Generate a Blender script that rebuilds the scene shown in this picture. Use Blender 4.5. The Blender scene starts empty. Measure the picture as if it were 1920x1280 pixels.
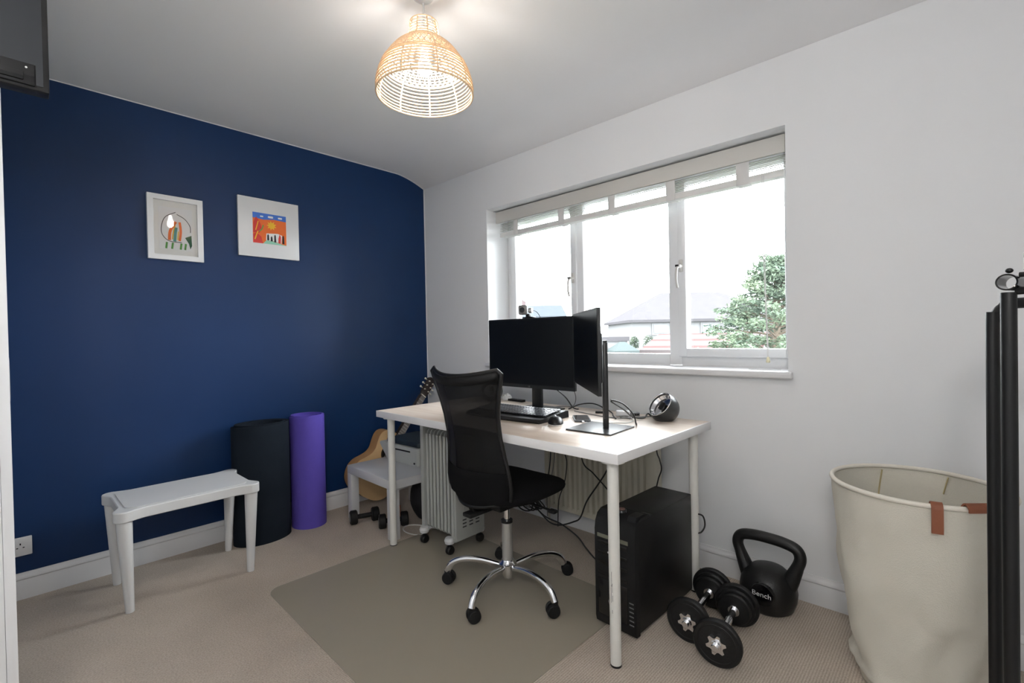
import bpy, bmesh, math, random
from mathutils import Vector, Matrix, Euler
sc = bpy.context.scene
COL = sc.collection
PI = math.pi
random.seed(7)

# ------------------------------------------------------------------ camera, sky, exposure
cam_d = bpy.data.cameras.new('camera')
cam_d.sensor_fit = 'HORIZONTAL'; cam_d.sensor_width = 36.0
cam_d.lens = 890.87 / 1920 * 36.0
cam_d.clip_start = 0.02; cam_d.clip_end = 300
cam = bpy.data.objects.new('camera', cam_d); COL.objects.link(cam)
cam.location = (3.0373, -2.2522, 1.1196)
cam.rotation_euler = (1.56, 0.0199, 0.7558)
sc.camera = cam
sc.view_settings.view_transform = 'Standard'
sc.view_settings.look = 'None'
sc.view_settings.gamma = 1.0
sc.view_settings.use_curve_mapping = False
sc.view_settings.exposure = 0.25
SKY = 22.0
BULB = 240.0
GLOBE_FILL = 74.0  # strength of the added fill globe behind the camera
world = bpy.data.worlds.new('world'); sc.world = world; world.use_nodes = True
wn = world.node_tree; wn.nodes.clear()
wo = wn.nodes.new('ShaderNodeOutputWorld'); wb = wn.nodes.new('ShaderNodeBackground')
wb.inputs['Color'].default_value = (0.93, 0.97, 1.0, 1); wb.inputs['Strength'].default_value = SKY
wn.links.new(wb.outputs[0], wo.inputs[0])
pl = bpy.data.lights.new('window_portal', 'AREA'); pl.shape = 'RECTANGLE'; pl.size = 1.9; pl.size_y = 1.15
pl.cycles.is_portal = True
po = bpy.data.objects.new('window_portal', pl); COL.objects.link(po)
po.location = (1.6, 0.36, 1.46); po.rotation_euler = (-PI / 2, 0, 0)

# ------------------------------------------------------------------ materials
def new_mat(name):
    m = bpy.data.materials.new(name); m.use_nodes = True
    return m, m.node_tree, m.node_tree.nodes['Principled BSDF']
def mat(name, col, rough=0.5, metal=0.0, bump=0.0, bscale=60.0, var=0.0, vscale=6.0, spec=0.5, coat=0.0):
    m, t, b = new_mat(name)
    c = (*col, 1)
    b.inputs['Base Color'].default_value = c
    b.inputs['Roughness'].default_value = rough
    b.inputs['Metallic'].default_value = metal
    b.inputs['Specular IOR Level'].default_value = spec
    if coat: b.inputs['Coat Weight'].default_value = coat; b.inputs['Coat Roughness'].default_value = 0.05
    tc = t.nodes.new('ShaderNodeTexCoord')
    if var or True:
        n = t.nodes.new('ShaderNodeTexNoise'); n.inputs['Scale'].default_value = vscale; n.inputs['Detail'].default_value = 4
        t.links.new(tc.outputs['Object'], n.inputs['Vector'])
        r = t.nodes.new('ShaderNodeMapRange')
        v = max(var, 0.01)
        r.inputs['To Min'].default_value = 1 - v; r.inputs['To Max'].default_value = 1 + v
        t.links.new(n.outputs['Fac'], r.inputs['Value'])
        mx = t.nodes.new('ShaderNodeMix'); mx.data_type = 'RGBA'; mx.blend_type = 'MULTIPLY'; mx.inputs[0].default_value = 1
        mx.inputs[6].default_value = c
        t.links.new(r.outputs[0], mx.inputs[7]); t.links.new(mx.outputs[2], b.inputs['Base Color'])
    if bump:
        n2 = t.nodes.new('ShaderNodeTexNoise'); n2.inputs['Scale'].default_value = bscale; n2.inputs['Detail'].default_value = 6
        t.links.new(tc.outputs['Object'], n2.inputs['Vector'])
        bp = t.nodes.new('ShaderNodeBump'); bp.inputs['Strength'].default_value = bump; bp.inputs['Distance'].default_value = 0.01
        t.links.new(n2.outputs['Fac'], bp.inputs['Height']); t.links.new(bp.outputs[0], b.inputs['Normal'])
    return m
def see_through(name, col, alpha, rough=0.3):
    """weave or film that lets part of the light straight through"""
    m, t, b = new_mat(name)
    b.inputs['Base Color'].default_value = (*col, 1); b.inputs['Roughness'].default_value = rough
    b.inputs['Alpha'].default_value = alpha
    return m
M = {}
M['white_wall'] = mat('white_wall_paint', (0.81, 0.82, 0.835), 0.6, bump=0.05, bscale=25, var=0.01, vscale=2)
M['ceiling'] = mat('ceiling_paint', (0.81, 0.81, 0.82), 0.7, bump=0.04, bscale=18, var=0.01, vscale=2)
M['blue_wall'] = mat('navy_wall_paint', (0.0022, 0.024, 0.092), 0.45, spec=0.33, bump=0.05, bscale=40, var=0.05, vscale=2.5)
M['gloss_white'] = mat('white_gloss_paint', (0.74, 0.74, 0.75), 0.3, var=0.01)
M['upvc'] = mat('white_plastic_window', (0.82, 0.83, 0.85), 0.25, var=0.01)
M['black'] = mat('black_plastic', (0.006, 0.006, 0.0065), 0.42, spec=0.35, bump=0.03, bscale=300)
M['black_soft'] = mat('black_soft_plastic', (0.007, 0.007, 0.0075), 0.6, spec=0.3, bump=0.08, bscale=250)
M['black_gloss'] = mat('black_gloss', (0.006, 0.006, 0.007), 0.12)
M['screen'] = mat('dark_screen', (0.003, 0.0035, 0.004), 0.28, spec=0.35)
M['bezel'] = mat('dark_bezel', (0.010, 0.011, 0.012), 0.35)
M['chrome'] = mat('chrome', (0.82, 0.82, 0.84), 0.12, metal=1.0)
M['steel'] = mat('brushed_steel', (0.62, 0.62, 0.62), 0.28, metal=1.0, var=0.05, vscale=60)
M['alu'] = mat('grey_column_metal', (0.45, 0.44, 0.42), 0.4, metal=0.5)
M['desk_white'] = mat('white_laminate', (0.78, 0.77, 0.77), 0.35, var=0.01)
M['leg_white'] = mat('white_powder_coat', (0.74, 0.73, 0.69), 0.4, var=0.02, vscale=20)
M['plastic_white'] = mat('white_moulded_plastic', (0.66, 0.66, 0.66), 0.4, bump=0.03, bscale=120, var=0.02)
M['lack_white'] = mat('white_lacquer', (0.62, 0.62, 0.63), 0.35, var=0.02)
M['heater'] = mat('pale_grey_heater_enamel', (0.42, 0.43, 0.41), 0.38, var=0.02)
M['heater_dark'] = mat('dark_slot', (0.03, 0.03, 0.03), 0.6)
M['cream_rad'] = mat('cream_radiator_enamel', (0.56, 0.53, 0.44), 0.4, var=0.03)
M['mat_black'] = mat('dark_foam', (0.0055, 0.010, 0.017), 0.85, spec=0.2, bump=0.2, bscale=400, var=0.1, vscale=30)
M['mat_purple'] = mat('purple_foam', (0.105, 0.075, 0.42), 0.8, spec=0.2, bump=0.2, bscale=400, var=0.04, vscale=30)
M['fabric_black'] = mat('black_seat_fabric', (0.004, 0.004, 0.0045), 0.95, spec=0.15, bump=0.3, bscale=500)
M['canvas'] = mat('cream_canvas', (0.66, 0.63, 0.55), 0.9, bump=0.25, bscale=350, var=0.04, vscale=5)
M['rim'] = mat('canvas_rim', (0.74, 0.70, 0.62), 0.8, bump=0.1, bscale=300)
M['seam'] = mat('yellowed_seam_tape', (0.52, 0.44, 0.24), 0.85)
M['leather'] = mat('tan_leather', (0.23, 0.075, 0.035), 0.55, bump=0.1, bscale=200, var=0.08, vscale=30)
M['guitar_top'] = mat('pale_spruce', (0.80, 0.54, 0.28), 0.3, var=0.05, vscale=12)
M['guitar_side'] = mat('amber_wood_side', (0.50, 0.27, 0.11), 0.3, var=0.1, vscale=12)
M['dark_wood'] = mat('dark_rosewood', (0.03, 0.02, 0.016), 0.45, var=0.15, vscale=40)
M['ivory'] = mat('ivory_plastic', (0.75, 0.71, 0.6), 0.35)
M['printer'] = mat('off_white_printer_shell', (0.55, 0.56, 0.53), 0.45, var=0.01)
M['printer_lid'] = mat('dark_teal_lid', (0.017, 0.030, 0.042), 0.4)
M['rattan'] = mat('natural_rattan', (0.78, 0.56, 0.36), 0.6, var=0.12, vscale=60)
M['blind'] = mat('cream_blind', (0.60, 0.585, 0.55), 0.5, var=0.02)
M['bottom_rail'] = mat('white_bottom_rail', (0.74, 0.73, 0.71), 0.5)
M['tape'] = mat('white_ladder_tape', (0.70, 0.69, 0.68), 0.8, bump=0.1, bscale=300)
M['slat'] = mat('stone_slat', (0.40, 0.385, 0.35), 0.5)
M['handle'] = mat('white_window_handle', (0.60, 0.58, 0.56), 0.35)
M['orange'] = mat('orange_plastic', (0.55, 0.12, 0.03), 0.5)
M['bag'] = mat('black_nylon', (0.010, 0.010, 0.012), 0.7, bump=0.4, bscale=30)
M['rubber'] = mat('black_rubber_plate', (0.0065, 0.0065, 0.007), 0.5, bump=0.15, bscale=120, spec=0.35)
M['vinyl'] = mat('black_vinyl', (0.008, 0.008, 0.0085), 0.42, spec=0.4, bump=0.12, bscale=220)
M['cable'] = mat('black_cable', (0.010, 0.010, 0.010), 0.45)
M['cable_white'] = mat('white_cable', (0.62, 0.62, 0.60), 0.45)
M['cable_grey'] = mat('grey_cable', (0.16, 0.16, 0.16), 0.45)
M['paper'] = mat('white_paper', (0.84, 0.84, 0.84), 0.9, var=0.02)
M['mount'] = mat('warm_white_mount', (0.84, 0.83, 0.80), 0.9)
M['yellow_ink'] = mat('yellow_paint', (0.85, 0.50, 0.03), 0.7)
M['orange_ink'] = mat('orange_paint', (0.80, 0.16, 0.03), 0.7)
M['red_ink'] = mat('red_paint', (0.66, 0.05, 0.04), 0.7)
M['blue_ink'] = mat('blue_paint', (0.06, 0.18, 0.62), 0.7)
M['teal_ink'] = mat('teal_paint', (0.08, 0.30, 0.28), 0.7)
M['green_ink'] = mat('green_paint', (0.10, 0.32, 0.06), 0.7)
M['darkgreen_ink'] = mat('dark_green_paint', (0.02, 0.12, 0.06), 0.7)
M['mint_ink'] = mat('mint_paint', (0.30, 0.60, 0.46), 0.7)
M['black_ink'] = mat('black_paint', (0.02, 0.02, 0.025), 0.7)
M['grey_tv'] = mat('grey_tv_panel', (0.018, 0.021, 0.026), 0.4, spec=0.3)
M['phone_case'] = mat('dark_phone', (0.05, 0.055, 0.065), 0.3)
M['speaker_shell'] = mat('charcoal_shell', (0.028, 0.030, 0.032), 0.38)
M['key_grey'] = mat('dark_key', (0.06, 0.065, 0.075), 0.28)
M['key_silver'] = mat('reflective_key', (0.17, 0.18, 0.20), 0.3)
M['logo_white'] = mat('printed_white_logo', (0.8, 0.8, 0.8), 0.5)
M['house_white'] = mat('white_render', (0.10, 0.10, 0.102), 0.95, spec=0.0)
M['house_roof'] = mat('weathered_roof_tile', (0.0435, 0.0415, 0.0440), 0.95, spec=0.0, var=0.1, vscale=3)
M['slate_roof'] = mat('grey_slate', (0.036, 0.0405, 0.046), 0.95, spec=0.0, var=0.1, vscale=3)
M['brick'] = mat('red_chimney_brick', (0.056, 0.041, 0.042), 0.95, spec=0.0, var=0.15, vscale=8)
M['red_roof'] = None
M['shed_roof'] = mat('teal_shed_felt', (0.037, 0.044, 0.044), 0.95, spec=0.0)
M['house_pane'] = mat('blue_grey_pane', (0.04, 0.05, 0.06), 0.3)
M['bark'] = mat('bark', (0.09, 0.07, 0.05), 0.9)
M['bottle_glass'] = mat('frosted_bottle', (0.5, 0.52, 0.5), 0.25)
M['cap_red'] = mat('dark_red_cap', (0.10, 0.01, 0.015), 0.4)

def red_roof():
    m, t, b = new_mat('red_striped_roof_tile'); b.inputs['Roughness'].default_value = 0.9
    tc = t.nodes.new('ShaderNodeTexCoord'); w = t.nodes.new('ShaderNodeTexWave'); w.bands_direction = 'Z'; b.inputs['Specular IOR Level'].default_value = 0.0
    w.inputs['Scale'].default_value = 1.7; w.inputs['Distortion'].default_value = 0.4
    r = t.nodes.new('ShaderNodeValToRGB')
    r.color_ramp.elements[0].position = 0.08; r.color_ramp.elements[0].color = (0.052, 0.031, 0.030, 1)
    r.color_ramp.elements[1].position = 0.4; r.color_ramp.elements[1].color = (0.060, 0.052, 0.052, 1)
    t.links.new(tc.outputs['Object'], w.inputs['Vector']); t.links.new(w.outputs['Fac'], r.inputs['Fac'])
    t.links.new(r.outputs['Color'], b.inputs['Base Color'])
    return m
M['red_roof'] = red_roof()

def carpet():
    m, t, b = new_mat('beige_loop_carpet'); b.inputs['Roughness'].default_value = 0.95
    b.inputs['Specular IOR Level'].default_value = 0.1
    tc = t.nodes.new('ShaderNodeTexCoord')
    mp = t.nodes.new('ShaderNodeMapping'); mp.inputs['Rotation'].default_value = (0, 0, 0.0)
    t.links.new(tc.outputs['Object'], mp.inputs['Vector'])
    w = t.nodes.new('ShaderNodeTexWave'); w.bands_direction = 'X'; w.inputs['Scale'].default_value = 38
    w.inputs['Distortion'].default_value = 1.2; w.inputs['Detail'].default_value = 2; w.inputs['Detail Scale'].default_value = 3
    t.links.new(mp.outputs[0], w.inputs['Vector'])
    n = t.nodes.new('ShaderNodeTexNoise'); n.inputs['Scale'].default_value = 170; n.inputs['Detail'].default_value = 4
    t.links.new(tc.outputs['Object'], n.inputs['Vector'])
    nb = t.nodes.new('ShaderNodeTexNoise'); nb.inputs['Scale'].default_value = 3; nb.inputs['Detail'].default_value = 5
    t.links.new(tc.outputs['Object'], nb.inputs['Vector'])
    ad = t.nodes.new('ShaderNodeMath'); ad.operation = 'MULTIPLY_ADD'; ad.inputs[1].default_value = 0.35
    t.links.new(w.outputs['Fac'], ad.inputs[0]); t.links.new(n.outputs['Fac'], ad.inputs[2])
    r = t.nodes.new('ShaderNodeValToRGB')
    r.color_ramp.elements[0].position = 0.3; r.color_ramp.elements[0].color = (0.43, 0.36, 0.30, 1)
    r.color_ramp.elements[1].position = 0.95; r.color_ramp.elements[1].color = (0.72, 0.63, 0.535, 1)
    t.links.new(ad.outputs[0], r.inputs['Fac'])
    mx = t.nodes.new('ShaderNodeMix'); mx.data_type = 'RGBA'; mx.blend_type = 'MULTIPLY'; mx.inputs[0].default_value = 0.35
    t.links.new(r.outputs['Color'], mx.inputs[6]); t.links.new(nb.outputs['Fac'], mx.inputs[7])
    t.links.new(mx.outputs[2], b.inputs['Base Color'])
    bp = t.nodes.new('ShaderNodeBump'); bp.inputs['Strength'].default_value = 0.5; bp.inputs['Distance'].default_value = 0.004
    t.links.new(ad.outputs[0], bp.inputs['Height']); t.links.new(bp.outputs[0], b.inputs['Normal'])
    return m
M['carpet'] = carpet()

def desk_top():
    m, t, b = new_mat('pale_wood_effect_top'); b.inputs['Roughness'].default_value = 0.3
    tc = t.nodes.new('ShaderNodeTexCoord'); mp = t.nodes.new('ShaderNodeMapping'); mp.inputs['Scale'].default_value = (1.2, 14, 1)
    t.links.new(tc.outputs['Object'], mp.inputs['Vector'])
    n = t.nodes.new('ShaderNodeTexNoise'); n.inputs['Scale'].default_value = 3; n.inputs['Detail'].default_value = 6; n.inputs['Distortion'].default_value = 0.6
    t.links.new(mp.outputs[0], n.inputs['Vector'])
    r = t.nodes.new('ShaderNodeValToRGB')
    r.color_ramp.elements[0].position = 0.3; r.color_ramp.elements[0].color = (0.58, 0.47, 0.39, 1)
    r.color_ramp.elements[1].position = 0.7; r.color_ramp.elements[1].color = (0.70, 0.61, 0.53, 1)
    t.links.new(n.outputs['Fac'], r.inputs['Fac']); t.links.new(r.outputs['Color'], b.inputs['Base Color'])
    return m
M['desk_top'] = desk_top()

def film(name, col, mixf, rough):
    m = bpy.data.materials.new(name); m.use_nodes = True; t = m.node_tree; t.nodes.clear()
    o = t.nodes.new('ShaderNodeOutputMaterial'); tr = t.nodes.new('ShaderNodeBsdfTransparent'); tr.inputs[0].default_value = (*col, 1)
    gl = t.nodes.new('ShaderNodeBsdfGlossy'); gl.inputs['Roughness'].default_value = rough
    fr = t.nodes.new('ShaderNodeFresnel'); fr.inputs['IOR'].default_value = mixf
    mx = t.nodes.new('ShaderNodeMixShader')
    t.links.new(fr.outputs[0], mx.inputs[0]); t.links.new(tr.outputs[0], mx.inputs[1]); t.links.new(gl.outputs[0], mx.inputs[2])
    t.links.new(mx.outputs[0], o.inputs[0])
    return m
M['glass'] = film('window_glass', (0.97, 0.98, 0.98), 1.35, 0.01)
M['pic_glass'] = film('picture_glass', (0.99, 0.99, 0.99), 1.32, 0.01)
def pvc():
    m, t, b = new_mat('smoky_clear_pvc'); o = t.nodes['Material Output']
    b.inputs['Base Color'].default_value = (0.56, 0.51, 0.43, 1); b.inputs['Roughness'].default_value = 0.33; b.inputs['Specular IOR Level'].default_value = 0.35
    tr = t.nodes.new('ShaderNodeBsdfTransparent'); tr.inputs[0].default_value = (0.93, 0.92, 0.88, 1)
    mx = t.nodes.new('ShaderNodeMixShader'); mx.inputs[0].default_value = 0.45
    t.links.new(tr.outputs[0], mx.inputs[1]); t.links.new(b.outputs[0], mx.inputs[2]); t.links.new(mx.outputs[0], o.inputs[0])
    return m
M['pvc'] = pvc()
def emit(name, col, s):
    m = bpy.data.materials.new(name); m.use_nodes = True; t = m.node_tree; t.nodes.clear()
    o = t.nodes.new('ShaderNodeOutputMaterial'); e = t.nodes.new('ShaderNodeEmission')
    e.inputs[0].default_value = (*col, 1); e.inputs[1].default_value = s; t.links.new(e.outputs[0], o.inputs[0])
    return m
M['bulb'] = emit('lit_bulb', (1.0, 0.93, 0.86), BULB)

def mesh_weave():
    m, t, b = new_mat('black_open_mesh')
    b.inputs['Base Color'].default_value = (0.004, 0.004, 0.0045, 1); b.inputs['Roughness'].default_value = 0.5; b.inputs['Specular IOR Level'].default_value = 0.2
    b.inputs['Alpha'].default_value = 0.84
    return m
M['weave'] = mesh_weave()
def leaf_mat(name, c1, c2, scale=2.0):
    m, t, b = new_mat(name); b.inputs['Roughness'].default_value = 0.9; b.inputs['Specular IOR Level'].default_value = 0.1
    tc = t.nodes.new('ShaderNodeTexCoord'); n = t.nodes.new('ShaderNodeTexNoise'); n.inputs['Scale'].default_value = scale
    t.links.new(tc.outputs['Object'], n.inputs['Vector'])
    r = t.nodes.new('ShaderNodeValToRGB')
    r.color_ramp.elements[0].position = 0.35; r.color_ramp.elements[0].color = (*c1, 1)
    r.color_ramp.elements[1].position = 0.65; r.color_ramp.elements[1].color = (*c2, 1)
    t.links.new(n.outputs['Fac'], r.inputs['Fac']); t.links.new(r.outputs['Color'], b.inputs['Base Color'])
    return m
M['conifer'] = leaf_mat('conifer_needles', (0.041, 0.058, 0.045), (0.075, 0.096, 0.062))
M['shrub'] = leaf_mat('shrub_leaves', (0.025, 0.035, 0.025), (0.045, 0.055, 0.035))
M['grass'] = mat('garden_grass', (0.04, 0.05, 0.03), 0.95, spec=0.0, var=0.2, vscale=1)

# ------------------------------------------------------------------ mesh helpers
def merge(bm, tmp, mtx=None):
    me = bpy.data.meshes.new('tmp'); tmp.to_mesh(me); tmp.free()
    if mtx is not None: me.transform(mtx)
    bm.from_mesh(me); bpy.data.meshes.remove(me)
def box(bm, c, s, bev=0.0, seg=2, rot=None):
    t = bmesh.new(); bmesh.ops.create_cube(t, size=1)
    bmesh.ops.scale(t, vec=s, verts=t.verts)
    if bev: bmesh.ops.bevel(t, geom=t.edges[:], offset=bev, segments=seg, affect='EDGES', profile=0.5)
    mt = Matrix.Translation(c)
    if rot: mt = mt @ Euler(rot).to_matrix().to_4x4()
    merge(bm, t, mt); return bm
def B(lo, hi, bev=0.0, seg=2):
    bm = bmesh.new()
    return box(bm, [(a + b) / 2 for a, b in zip(lo, hi)], [abs(b - a) for a, b in zip(lo, hi)], bev, seg)
def addB(bm, lo, hi, bev=0.0, seg=2):
    return box(bm, [(a + b) / 2 for a, b in zip(lo, hi)], [abs(b - a) for a, b in zip(lo, hi)], bev, seg)
def frame_of(d):
    d = Vector(d).normalized(); a = Vector((0, 0, 1)) if abs(d.z) < 0.9 else Vector((1, 0, 0))
    u = d.cross(a).normalized(); v = d.cross(u).normalized(); return u, v
def tube(bm, pts, r, seg=10, cap=True, closed=False, flat=1.0):
    P = [Vector(p) for p in pts]; n = len(P)
    R = r if isinstance(r, (list, tuple)) else [r] * n
    rings = []; u = None
    for i in range(n):
        if closed: d = P[(i + 1) % n] - P[i - 1]
        else: d = P[min(i + 1, n - 1)] - P[max(i - 1, 0)]
        d.normalize()
        if u is None: u, v = frame_of(d)
        else:
            u = (u - d * u.dot(d)).normalized(); v = d.cross(u)
        v = d.cross(u)
        rings.append([bm.verts.new(P[i] + (u * math.cos(2 * PI * k / seg) + v * math.sin(2 * PI * k / seg) * flat) * R[i]) for k in range(seg)])
    for i in range(n if closed else n - 1):
        a = rings[i]; b = rings[(i + 1) % n]
        for k in range(seg): bm.faces.new((a[k], a[(k + 1) % seg], b[(k + 1) % seg], b[k]))
    if cap and not closed:
        bm.faces.new(rings[0][::-1]); bm.faces.new(rings[-1])
    return bm
def spline(pts, n=8):
    P = [Vector(p) for p in pts]; out = []
    for i in range(len(P) - 1):
        p0 = P[max(i - 1, 0)]; p1 = P[i]; p2 = P[i + 1]; p3 = P[min(i + 2, len(P) - 1)]
        for k in range(n):
            t = k / n
            out.append(0.5 * ((2 * p1) + (-p0 + p2) * t + (2 * p0 - 5 * p1 + 4 * p2 - p3) * t * t + (-p0 + 3 * p1 - 3 * p2 + p3) * t ** 3))
    out.append(P[-1]); return out
def lathe(bm, prof, seg=32, mtx=None, cap0=True, cap1=True):
    t = bmesh.new(); rings = []
    for r, z in prof:
        if r < 1e-5: rings.append([t.verts.new((0, 0, z))])
        else: rings.append([t.verts.new((r * math.cos(2 * PI * k / seg), r * math.sin(2 * PI * k / seg), z)) for k in range(seg)])
    for a, b in zip(rings[:-1], rings[1:]):
        if len(a) == 1 and len(b) == 1: continue
        for k in range(seg):
            k2 = (k + 1) % seg
            if len(a) == 1: t.faces.new((a[0], b[k2], b[k]))
            elif len(b) == 1: t.faces.new((a[k], a[k2], b[0]))
            else: t.faces.new((a[k], a[k2], b[k2], b[k]))
    if cap0 and len(rings[0]) > 1: t.faces.new(rings[0][::-1])
    if cap1 and len(rings[-1]) > 1: t.faces.new(rings[-1])
    merge(bm, t, mtx); return bm
def cyl(bm, p0, p1, r0, r1=None, seg=24, bev=0.0):
    r1 = r0 if r1 is None else r1
    p0 = Vector(p0); p1 = Vector(p1); d = p1 - p0; L = d.length
    q = d.to_track_quat('Z', 'Y').to_matrix().to_4x4()
    pr = [(r0, 0), (r1, L)] if not bev else [(r0 - bev, 0), (r0, bev), (r1, L - bev), (r1 - bev, L)]
    return lathe(bm, pr, seg, Matrix.Translation(p0) @ q)
def prism(bm, poly, h0, h1, plane='xy'):
    def m(p, h):
        return {'xy': (p[0], p[1], h), 'yz': (h, p[0], p[1]), 'xz': (p[0], h, p[1])}[plane]
    a = [bm.verts.new(m(p, h0)) for p in poly]; b = [bm.verts.new(m(p, h1)) for p in poly]
    bm.faces.new(a[::-1]); bm.faces.new(b)
    for i in range(len(poly)):
        j = (i + 1) % len(poly); bm.faces.new((a[i], a[j], b[j], b[i]))
    return bm
def rrect(w, h, r, n=6, cx=0, cy=0):
    out = []
    for (sx, sy, a0) in ((1, 1, 0), (-1, 1, 90), (-1, -1, 180), (1, -1, 270)):
        for k in range(n + 1):
            a = math.radians(a0 + 90 * k / n)
            out.append((cx + sx * (w / 2 - r) + r * math.cos(a), cy + sy * (h / 2 - r) + r * math.sin(a)))
    return out
def obj(name, bm, m, parent=None, smooth=True, loc=None, rot=None, angle=35):
    bmesh.ops.recalc_face_normals(bm, faces=bm.faces[:])
    me = bpy.data.meshes.new(name); bm.to_mesh(me); bm.free()
    for mm in (m if isinstance(m, (list, tuple)) else [m]): me.materials.append(mm)
    if smooth:
        me.polygons.foreach_set('use_smooth', [True] * len(me.polygons))
        try: me.set_sharp_from_angle(angle=math.radians(angle))
        except Exception: pass
    o = bpy.data.objects.new(name, me); COL.objects.link(o)
    if parent: o.parent = parent
    if loc: o.location = loc
    if rot: o.rotation_euler = rot
    return o
def tag(o, label, cat, group=None):
    o['label'] = label; o['category'] = cat
    if group: o['group'] = group
    return o
def thing(name, label, cat, loc=(0, 0, 0), rotz=0, group=None, rot=None):
    o = bpy.data.objects.new(name, None); COL.objects.link(o); o.empty_display_size = 0.05
    o.location = loc; o.rotation_euler = rot if rot else (0, 0, rotz)
    return tag(o, label, cat, group)
def struct(name, bm, m, parent=None, smooth=False):
    o = obj(name, bm, m, parent, smooth)
    if not parent: o['kind'] = 'structure'
    return o
def dup(root, loc, rotz, label, group=None):
    r = root.copy(); COL.objects.link(r); r.location = loc; r.rotation_euler = (0, 0, rotz); r['label'] = label
    for ch in list(root.children):
        c = ch.copy(); COL.objects.link(c); c.parent = r
        for g in ch.children:
            d = g.copy(); COL.objects.link(d); d.parent = c
    return r
def text_bm(txt, size, depth=0.0006):
    cu = bpy.data.curves.new('t', 'FONT'); cu.body = txt; cu.size = size; cu.extrude = depth
    cu.align_x = 'CENTER'; cu.align_y = 'CENTER'
    o = bpy.data.objects.new('t', cu); COL.objects.link(o)
    bpy.context.view_layer.update()
    me = bpy.data.meshes.new_from_object(o.evaluated_get(bpy.context.evaluated_depsgraph_get()))
    bpy.data.objects.remove(o); bm = bmesh.new(); bm.from_mesh(me); bpy.data.meshes.remove(me)
    return bm

# ------------------------------------------------------------------ room shell
XR, YB, CZ = 3.45, -2.75, 2.345
WX0, WX1, WZ0, WZ1, WT = 0.698, 2.51, 0.918, 1.983, 0.30
struct('floor', B((-0.1, YB - 0.1, -0.12), (XR + 0.1, WT, 0.0)), M['carpet'])
def cove_z(y):
    t = max(0.0, (y + 0.26) / 0.26)
    return CZ - 0.068 * t ** 1.7
bm = bmesh.new(); prof = [(YB - 0.1, CZ)] + [(y / 100.0, cove_z(y / 100.0)) for y in range(-26, 1)] + [(WT, cove_z(0))]
prof += [(WT, CZ + 0.15), (YB - 0.1, CZ + 0.15)]
prism(bm, prof, -0.1, XR + 0.1, 'yz'); o = struct('ceiling', bm, M['ceiling'], smooth=True)
struct('wall_left', B((-0.1, YB - 0.1, 0), (0, 0.0, CZ)), M['blue_wall'])
bm = bmesh.new()
zt = cove_z(0)
addB(bm, (-0.1, 0, 0), (XR + 0.1, WT, WZ0)); addB(bm, (-0.1, 0, WZ1), (XR + 0.1, WT, zt))
addB(bm, (-0.1, 0, WZ0), (WX0, WT, WZ1)); addB(bm, (WX1, 0, WZ0), (XR + 0.1, WT, WZ1))
struct('wall_window', bm, M['white_wall'])
struct('wall_right', B((XR, YB - 0.1, 0), (XR + 0.1, 0.0, CZ)), M['white_wall'])
struct('wall_back', B((0.0, YB - 0.1, 0), (XR, YB, CZ)), M['white_wall'])
SK = [(0, 0), (0.015, 0), (0.015, 0.078), (0.0125, 0.082), (0.0125, 0.086), (0.0165, 0.090), (0.0165, 0.096), (0.012, 0.103), (0.008, 0.108), (0.006, 0.115), (0, 0.115)]
bm = bmesh.new(); prism(bm, SK, YB, 0.0, 'xz'); struct('baseboard_left', bm, M['gloss_white'], smooth=True)
bm = bmesh.new(); prism(bm, [(-a, b) for a, b in SK], 0.0, XR, 'yz'); struct('baseboard_window', bm, M['gloss_white'], smooth=True)
bm = bmesh.new(); prism(bm, [(XR - a, b) for a, b in SK], YB, 0.0, 'xz'); struct('baseboard_right', bm, M['gloss_white'], smooth=True)
# thin white caulk line round the blue wall
bm = bmesh.new()
line = [(0.0, YB, CZ)] + [(0.0, y / 100.0, cove_z(y / 100.0)) for y in range(-26, 1, 2)]
tube(bm, line, 0.004, 6); tube(bm, [(0, -0.001, 2.277), (0, -0.001, 0.115)], 0.004, 6)
struct('trim_1', bm, M['gloss_white'], smooth=True)

# window
FY0, FY1 = 0.205, 0.275
fr = bmesh.new()
def fbar(x0, x1, z0, z1, y0=FY0, y1=FY1, b=0.004, bmx=None):
    addB(bmx if bmx is not None else fr, (x0, y0, z0), (x1, y1, z1), b)
ZB, ZT = 0.948, 1.983
fbar(WX0, 0.752, ZB, ZT); fbar(2.462, WX1, ZB, ZT); fbar(1.285, 1.340, ZB, ZT); fbar(1.895, 1.962, ZB, ZT)
for xa, xb in ((0.752, 1.285), (1.340, 1.895), (1.962, 2.462)):
    fbar(xa, xb, ZB, 1.008, b=0); fbar(xa, xb, 1.93, ZT, b=0)
win = struct('window_1', fr, M['upvc'], smooth=True)
def casement(x0, x1, z0, z1, w=0.042):
    b = bmesh.new(); y0, y1 = FY0 - 0.016, FY0 + 0.045
    for a, bv in (((x0, x0 + w, z0, z1), 0.003), ((x1 - w, x1, z0, z1), 0.003), ((x0 + w, x1 - w, z0, z0 + w), 0), ((x0 + w, x1 - w, z1 - w, z1), 0)):
        addB(b, (a[0], y0 + (0.001 if not bv else 0), a[2]), (a[1], y1, a[3]), bv)
    return obj('casement_frame', b, M['upvc'], win)
c1 = casement(0.740, 1.297, 0.995, 1.945); c2 = casement(1.952, 2.500, 0.995, 1.945)
def pane(x0, x1, z0, z1, par): obj('glass_pane', B((x0, FY0 + 0.028, z0), (x1, FY0 + 0.032, z1)), M['glass'], par, False)
pane(0.780, 1.257, 1.035, 1.905, c1); pane(1.992, 2.460, 1.035, 1.905, c2); pane(1.340, 1.895, 1.008, 1.93, win)
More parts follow.
